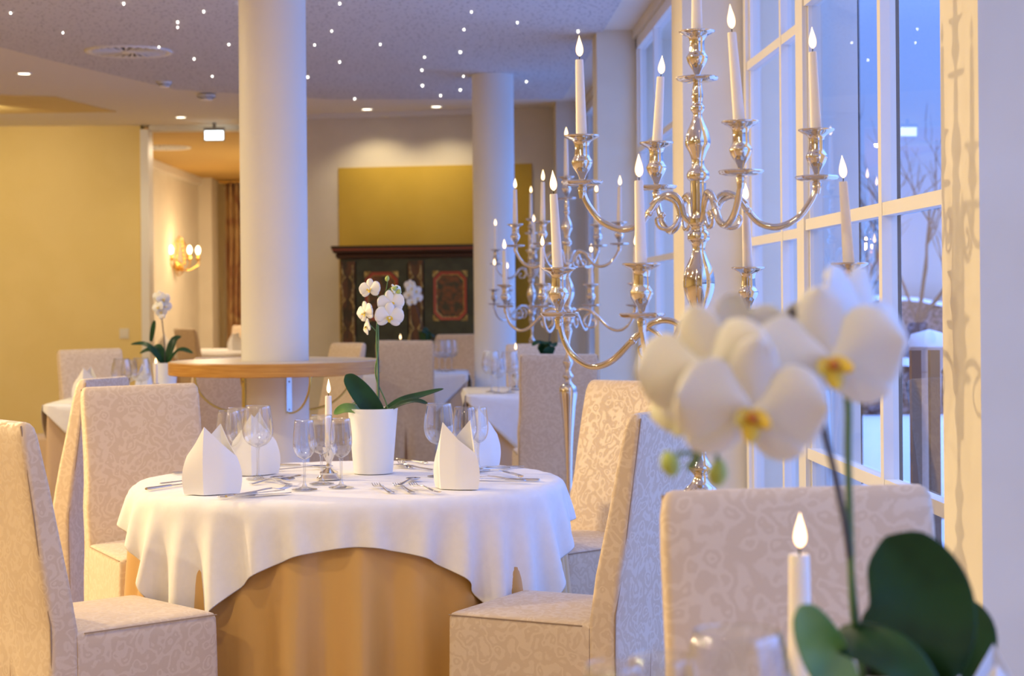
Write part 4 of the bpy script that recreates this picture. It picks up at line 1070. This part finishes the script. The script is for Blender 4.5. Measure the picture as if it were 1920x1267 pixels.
# ------------------------------------------------------------------ wall sconce, curtain
SY = 24.0; sx_ = w0.x + (w1.x - w0.x) * (SY - w0.y) / (w1.y - w0.y)
sc_d = (Vector((w1.x, w1.y, 0)) - Vector((w0.x, w0.y, 0))).normalized(); sc_n = Vector((sc_d.y, -sc_d.x, 0))
spz = at(328, 482, SY).z
sc = empty('wall_sconce', (sx_, SY, spz)); tag(sc, 'gilt leafy wall lamp with glowing bulbs in the room beyond the opening', 'wall lamp')
sc.rotation_euler.z = math.atan2(sc_d.y, sc_d.x) - math.radians(38); sc.location += sc_n * .09
# local axes: x along the wall, -y into the room
mb = MB(); mb.lathe([(0, -.02), (.05, -.018), (.06, 0), (.04, .02), (0, .03)], 16); mb.xf(Matrix.Translation((0, -.02, -.11)) @ Matrix.Rotation(PI / 2, 4, 'X')); mb.build('wall_plate', 'gilt', sc, 60)
mb = MB()
for k in (-1, 1):
    mb.tube(spline([(0, -.03, -.2), (k * .05, -.05, -.1), (k * .12, -.06, .02), (k * .10, -.06, .14), (k * .03, -.06, .24), (0, -.05, .27)], 5), .008, 6)
    mb.tube(spline([(0, -.03, -.24), (k * .05, -.05, -.2), (k * .05, -.05, -.13), (0, -.05, -.10)], 4), .009, 6)
    for t in range(6):
        z = -.08 + t * .055; mb.lathe([(0, -.03), (.020, -.01), (.016, .01), (0, .035)], 8, (k * (.07 - .008 * t), -.07, z))
mb.lathe([(0, -.05), (.03, -.03), (.045, 0), (.02, .03), (0, .07)], 12, (0, -.08, -.14)); mb.build('leaf_frame', 'gilt', sc, 60)
for k in (-1, 0, 1):
    ex, ey = k * .22, -.16 - (.10 if k == 0 else 0.0)
    mb = MB(); mb.tube(spline([(0, -.06, -.16), (ex * .5, ey * .7, -.17), (ex, ey, -.10), (ex, ey, -.03)], 6), .008, 8)
    mb.lathe([(.012, -.05), (.032, -.02), (.02, -.01), (.02, .03), (.026, .035), (0, .035)], 14, (ex, ey, 0)); a_ = mb.build('arm', 'gilt', sc, 60)
    mb = MB(); mb.lathe([(.010, .036), (.022, .055), (.030, .085), (.024, .115), (.008, .14), (0, .145)], 16, (ex, ey, 0)); mb.build('bulb', 'bulb_glow', a_, 180)
light('POINT', 'lamp_sconce', tuple(sc.matrix_basis @ Vector((0.05, -.35, .10))), 14, (1, .62, .28), 0.08)
# curtain
cxa, cxb = at(424, 400, 26.2).x, at(470, 400, 26.2).x
G = []
for z in (.02, .3, .8, 1.2, 1.6, 2.0, 2.3, 2.6, 2.85, 2.97):
    row = []
    for k in range(61):
        u = k / 60; pinch = 1.0 - .12 * math.exp(-((z - 1.3) / .5) ** 2)
        row.append((cxa + (cxb - cxa) * 1.3 * u * pinch, 26.2 + .055 * math.sin(u * 34 + .4 * math.sin(z * 2)) * (1 + .2 * z) * .8, z))
    G.append(row)
mb = MB(); mb.grid(G); cu = mb.build('curtain', 'curtain_fabric', None, 180, recalc=False); s = cu.modifiers.new('t', 'SOLIDIFY'); s.thickness = .003
tag(cu, 'gold and rust patterned curtain hanging in the room beyond the opening', 'curtain')
mb = MB(); mb.tube([(cxa - .1, 26.2, 2.975), (cxb + .6, 26.2, 2.975)], .012, 8); r_ = mb.build('curtain_rail', 'gilt'); tag(r_, 'slim rail carrying the patterned curtain', 'curtain rail')

# ------------------------------------------------------------------ ceiling fittings
STARS = [(20, 23), (118, 60), (232, 5), (333, 50), (382, 20), (429, 82), (298, 87), (364, 109), (398, 142), (637, 5), (622, 57), (590, 83), (637, 115), (577, 143), (713, 82),
         (796, 106), (791, 130), (792, 159), (665, 184), (826, 178), (863, 96), (869, 142), (863, 167), (870, 54), (884, 21), (970, 41), (987, 152), (1084, 57), (449, 7), (333, 40)]
st0 = None
mb = MB(); mb.lathe([(0, -.016), (.0045, -.014), (.0062, -.008), (.0050, -.002), (.003, .0)], 12); st0 = mb.build('star_light', 'star_glow', None, 180)
for i, (px, py) in enumerate(STARS):
    o = st0 if i == 0 else st0.copy()
    if i: C.objects.link(o)
    o.location = onz(px, py, zc); o.scale = (random.uniform(.6, .95),) * 3; tag(o, 'tiny glowing star light point set in the speckled ceiling', 'star light', 'star light points in the ceiling')
def downlight(px, py, label):
    p = onz(px, py, H); root = empty('downlight', (p.x, p.y, H)); tag(root, label, 'ceiling light', 'recessed ceiling lights')
    zz = 0.0
    mb = MB(); mb.lathe([(.050, 0), (.062, 0), (.060, -.005), (.050, -.008), (.046, -.006), (.046, 0)], 32, cap0=False, cap1=False); mb.build('ring', 'plastic_white', root, 60)
    mb = MB(); mb.lathe([(0, -.004), (.046, -.004), (.046, -.001), (0, -.001)], 28); mb.build('lamp_face', 'lamp_glow', root, 60)
    light('SPOT', 'lamp_downlight_and_fill', (p.x, p.y, H - .02), 24, WARM, .045, target=(p.x, p.y, 0), spot=2.3, blend=.6)
for px, py, l in ((45, 137, 'glowing recessed ceiling light at far left of the ceiling'), (339, 219, 'glowing recessed ceiling light before the exit sign'), (688, 204, 'left one of the two glowing ceiling lights above the cupboard wall'), (818, 199, 'right one of the two glowing ceiling lights, next to the rear column')):
    downlight(px, py, l)
# swirl diffuser
def diffuser(px, py, R, z, label, m='plastic_white'):
    p = onz(px, py, z); root = empty('ceiling_vent', (p.x, p.y, z)); tag(root, label, 'air vent', 'round ceiling vents')
    mb = MB(); mb.lathe([(R * .86, -.002), (R * .90, -.010), (R, -.012), (R * 1.03, -.004), (R * 1.03, 0), (R * .86, 0)], 56, cap0=False, cap1=False); mb.build('ring', m, root, 50)
    mb = MB(); mb.lathe([(0, -.002), (R * .88, -.002), (R * .88, -.0005), (0, -.0005)], 40); mb.build('backing', 'vent_dark', root, 50)
    mb = MB()
    for k in range(28):
        a = 2 * PI * k / 28; b = a + .55
        q0 = Vector((R * .16 * math.cos(a), R * .16 * math.sin(a), -.006)); q1 = Vector((R * .87 * math.cos(b), R * .87 * math.sin(b), -.012)); d = (q1 - q0).normalized(); s = Vector((-d.y, d.x, 0))
        w0_, w1_ = R * .010, R * .038
        mb.add([q0 + s * w0_, q0 - s * w0_, q1 - s * w1_, q1 + s * w1_, q0 + s * w0_ + Vector((0, 0, .003)), q0 - s * w0_ + Vector((0, 0, .003)), q1 - s * w1_ + Vector((0, 0, .006)), q1 + s * w1_ + Vector((0, 0, .006))], [(0, 1, 2, 3), (4, 5, 6, 7), (0, 1, 5, 4), (1, 2, 6, 5), (2, 3, 7, 6), (3, 0, 4, 7)])
    mb.lathe([(0, -.011), (R * .16, -.010), (R * .18, -.004), (0, -.004)], 24); mb.build('blades', m, root, 30)
diffuser(242, 96, .285, zc, 'large round air vent with swirl blades in the ceiling')
diffuser(306, 276, .30, H, 'round air vent in the orange ceiling beyond the opening')
def detector(px, py, r, label, H=zc):
    p = onz(px, py, H); root = empty('smoke_detector', (p.x, p.y, H)); tag(root, label, 'smoke detector')
    mb = MB(); mb.lathe([(0, -.045), (r * .55, -.045), (r * .7, -.036), (r * .72, -.026)], 28, cap1=False); mb.lathe([(r, -.022), (r, 0), (0, 0)], 28); mb.lathe([(0, -.022), (r, -.022)], 28); mb.build('housing', 'plastic_white', root, 30)
    mb = MB(); mb.lathe([(0, -.028), (r * .6, -.028), (r * .6, -.022), (0, -.022)], 24); mb.build('sensor_gap', 'plastic_grey', root, 30)
detector(387, 178, .075, 'smoke detector with dark slots on the ceiling, above the exit sign')
detector(308, 153, .055, 'small flat ceiling sensor left of the smoke detector')
# emergency sign
pS = onz(401, 238, H); Ys = 17.75; pA, pB = at(384, 243, Ys), at(419, 264, Ys)
es = empty('exit_sign', (0, 0, 0)); tag(es, 'glowing white emergency sign hanging at the opening', 'sign')
mb = MB(); mb.box(pA.x, Ys, pB.z + .01, pB.x, Ys + .03, pA.z - .01); mb.build('lit_panel', 'sign_glow', es, None)
mb = MB(); mb.box(pA.x - .01, Ys - .01, pA.z - .012, pB.x + .01, Ys + .04, pA.z + .02); mb.box((pA.x + pB.x) / 2 - .015, Ys + .005, pA.z + .015, (pA.x + pB.x) / 2 + .015, Ys + .03, H); mb.box(pA.x - .008, Ys - .004, pB.z, pA.x, Ys + .034, pA.z); mb.box(pB.x, Ys - .004, pB.z, pB.x + .008, Ys + .034, pA.z)
mb.box(pA.x - .008, Ys - .004, pB.z, pB.x + .008, Ys + .034, pB.z + .01); mb.build('housing', 'plastic_grey', es, None)
# wall switch
q = at(233, 625, 18.0); sw = empty('light_switch', (q.x, 18.0, q.z)); tag(sw, 'pale square switch plate on the yellow wall', 'switch')
mb = MB(); mb.box(-.045, -.010, -.05, .045, 0, .05); mb.build('plate', 'wall_cream', sw, None)
mb = MB(); mb.box(-.028, -.016, -.03, .028, -.010, .03); mb.build('rocker', 'wall_cream', sw, None)
# low seat at the far left
os_ = empty('bench', (-2.75, 11.6, 0)); tag(os_, 'low brown covered bench behind the leftmost chairs', 'bench')
mb = MB(); mb.rings([[(x, y, z) for x, y in rrect(-.40 + e, -.22 + e, .40 - e, .22 - e, .02, 6, 3)] for z, e in ((.05, 0), (.40, 0), (.445, .003), (.455, .015))]); mb.build('cushion', 'skirt_tan', os_, 40)
for sx in (-.36, .36):
    for sy in (-.18, .18):
        mb = MB(); mb.box(sx - .02, sy - .02, 0, sx + .02, sy + .02, .05); mb.build('leg', 'wood_oak', os_, None)

# ------------------------------------------------------------------ outside
def tree(px, Y, hgt, seed, label, sc=1.0):
    rng = random.Random(seed); b = at(px, 560, Y); root = empty('bare_tree', (b.x, Y, -.15)); tag(root, label, 'tree', 'bare trees outside the window')
    tr, br = MB(), MB()
    def grow(p, d, ln, r, lvl):
        pts = [p]; q = p
        for k in range(4):
            d = (d + Vector((rng.uniform(-.16, .16), rng.uniform(-.16, .16), rng.uniform(-.02, .12)))).normalized(); q = q + d * ln / 4; pts.append(q)
        (tr if lvl == 0 else br).tube(pts, [r * (1 - .5 * i / 4) for i in range(5)], 5)
        if lvl >= 4: return
        for k in range(4 if lvl < 2 else 3):
            j = rng.choice((2, 3, 4)); nd = (d + Vector((rng.uniform(-.8, .8), rng.uniform(-.8, .8), rng.uniform(-.1, .5)))).normalized()
            grow(pts[j], nd, ln * rng.uniform(.55, .75), r * .52, lvl + 1)
    grow(Vector((0, 0, 0)), Vector((0, 0, 1)), hgt * .42, .05 * sc, 0)
    tr.build('trunk', 'bark', root, 60); br.build('branches', 'bark', root, 60)
tree(1640, 24, 4.6, 3, 'bare winter tree behind the candle reflections in the window')
tree(1730, 27, 4.8, 8, 'bare winter tree below the mirrored sign in the window')
def hedge(x0, x1, y, z1, th, label, g):
    root = empty('hedge', (x0, y, -.13)); tag(root, label, 'hedge', g)
    rng = random.Random(int(y)); G = []; n = 60
    prof = [(0, 0), (-.05, .3), (0, .7), (.1, 1.0), (th - .1, 1.0), (th, .6), (th, 0)]
    mb = MB(); mb.grid([[( (x1 - x0) * i / n, yy + rng.uniform(-.07, .07), (z1 + .13) * zz * (1 + .06 * math.sin(i * .7) * (zz > .9)) + rng.uniform(-.03, .03)) for yy, zz in prof] for i in range(n + 1)]); mb.build('twigs', 'hedge_twigs', root, 60)
    mb = MB(); mb.grid([[( (x1 - x0) * i / n, yy, (z1 + .13) * (1 + .06 * math.sin(i * .7)) + zz + rng.uniform(0, .03)) for yy, zz in ((.02, 0), (.15, .07), (th - .15, .08), (th - .02, 0))] for i in range(n + 1)]); mb.build('snow_cap', 'snow', root, 60)
hedge(3.5, 12, 21.5, 0.45, .9, 'brown winter hedge with snow across the white garden', 'garden hedges outside')
hedge(5.0, 22, 33, 1.12, 1.2, 'farther snow-topped hedge across the garden', 'garden hedges outside')
qp = at(1742, 660, 11.5); pl_ = empty('garden_planter', (qp.x, 11.5, -.13)); tag(pl_, 'pale tapered planter heaped with snow outside the window', 'planter')
mb = MB(); mb.lathe([(.0, 0), (.10, 0), (.10, .04), (.07, .06), (.055, .5), (.075, .86), (.075, .93)], 28); mb.build('pedestal', 'terracotta', pl_, 50)
mb = MB(); mb.lathe([(.0, .93), (.07, .93), (.085, .95), (.12, 1.06), (.13, 1.07), (.13, 1.09), (.0, 1.09)], 28); mb.build('bowl', 'terracotta', pl_, 50)
mb = MB(); mb.lathe([(.125, 1.09), (.135, 1.12), (.11, 1.17), (.0, 1.20)], 28); mb.build('snow_heap', 'snow', pl_, 60)
for i, px in enumerate((1717, 1752)):
    q = at(px, 780, 6.8); o = empty('terrace_post', (q.x, 6.8, -.12)); tag(o, ['slim brown terrace post, left one of two outside the window', 'slim brown terrace post, right one of two outside the window'][i], 'post', 'terrace posts outside')
    mb = MB(); mb.box(-.018, -.018, 0, .018, .018, 1.20); mb.build('shaft', 'outer_brown', o, None); mb = MB(); mb.box(-.05, -.05, 0, .05, .05, .01); mb.build('foot_plate', 'outer_brown', o, None)
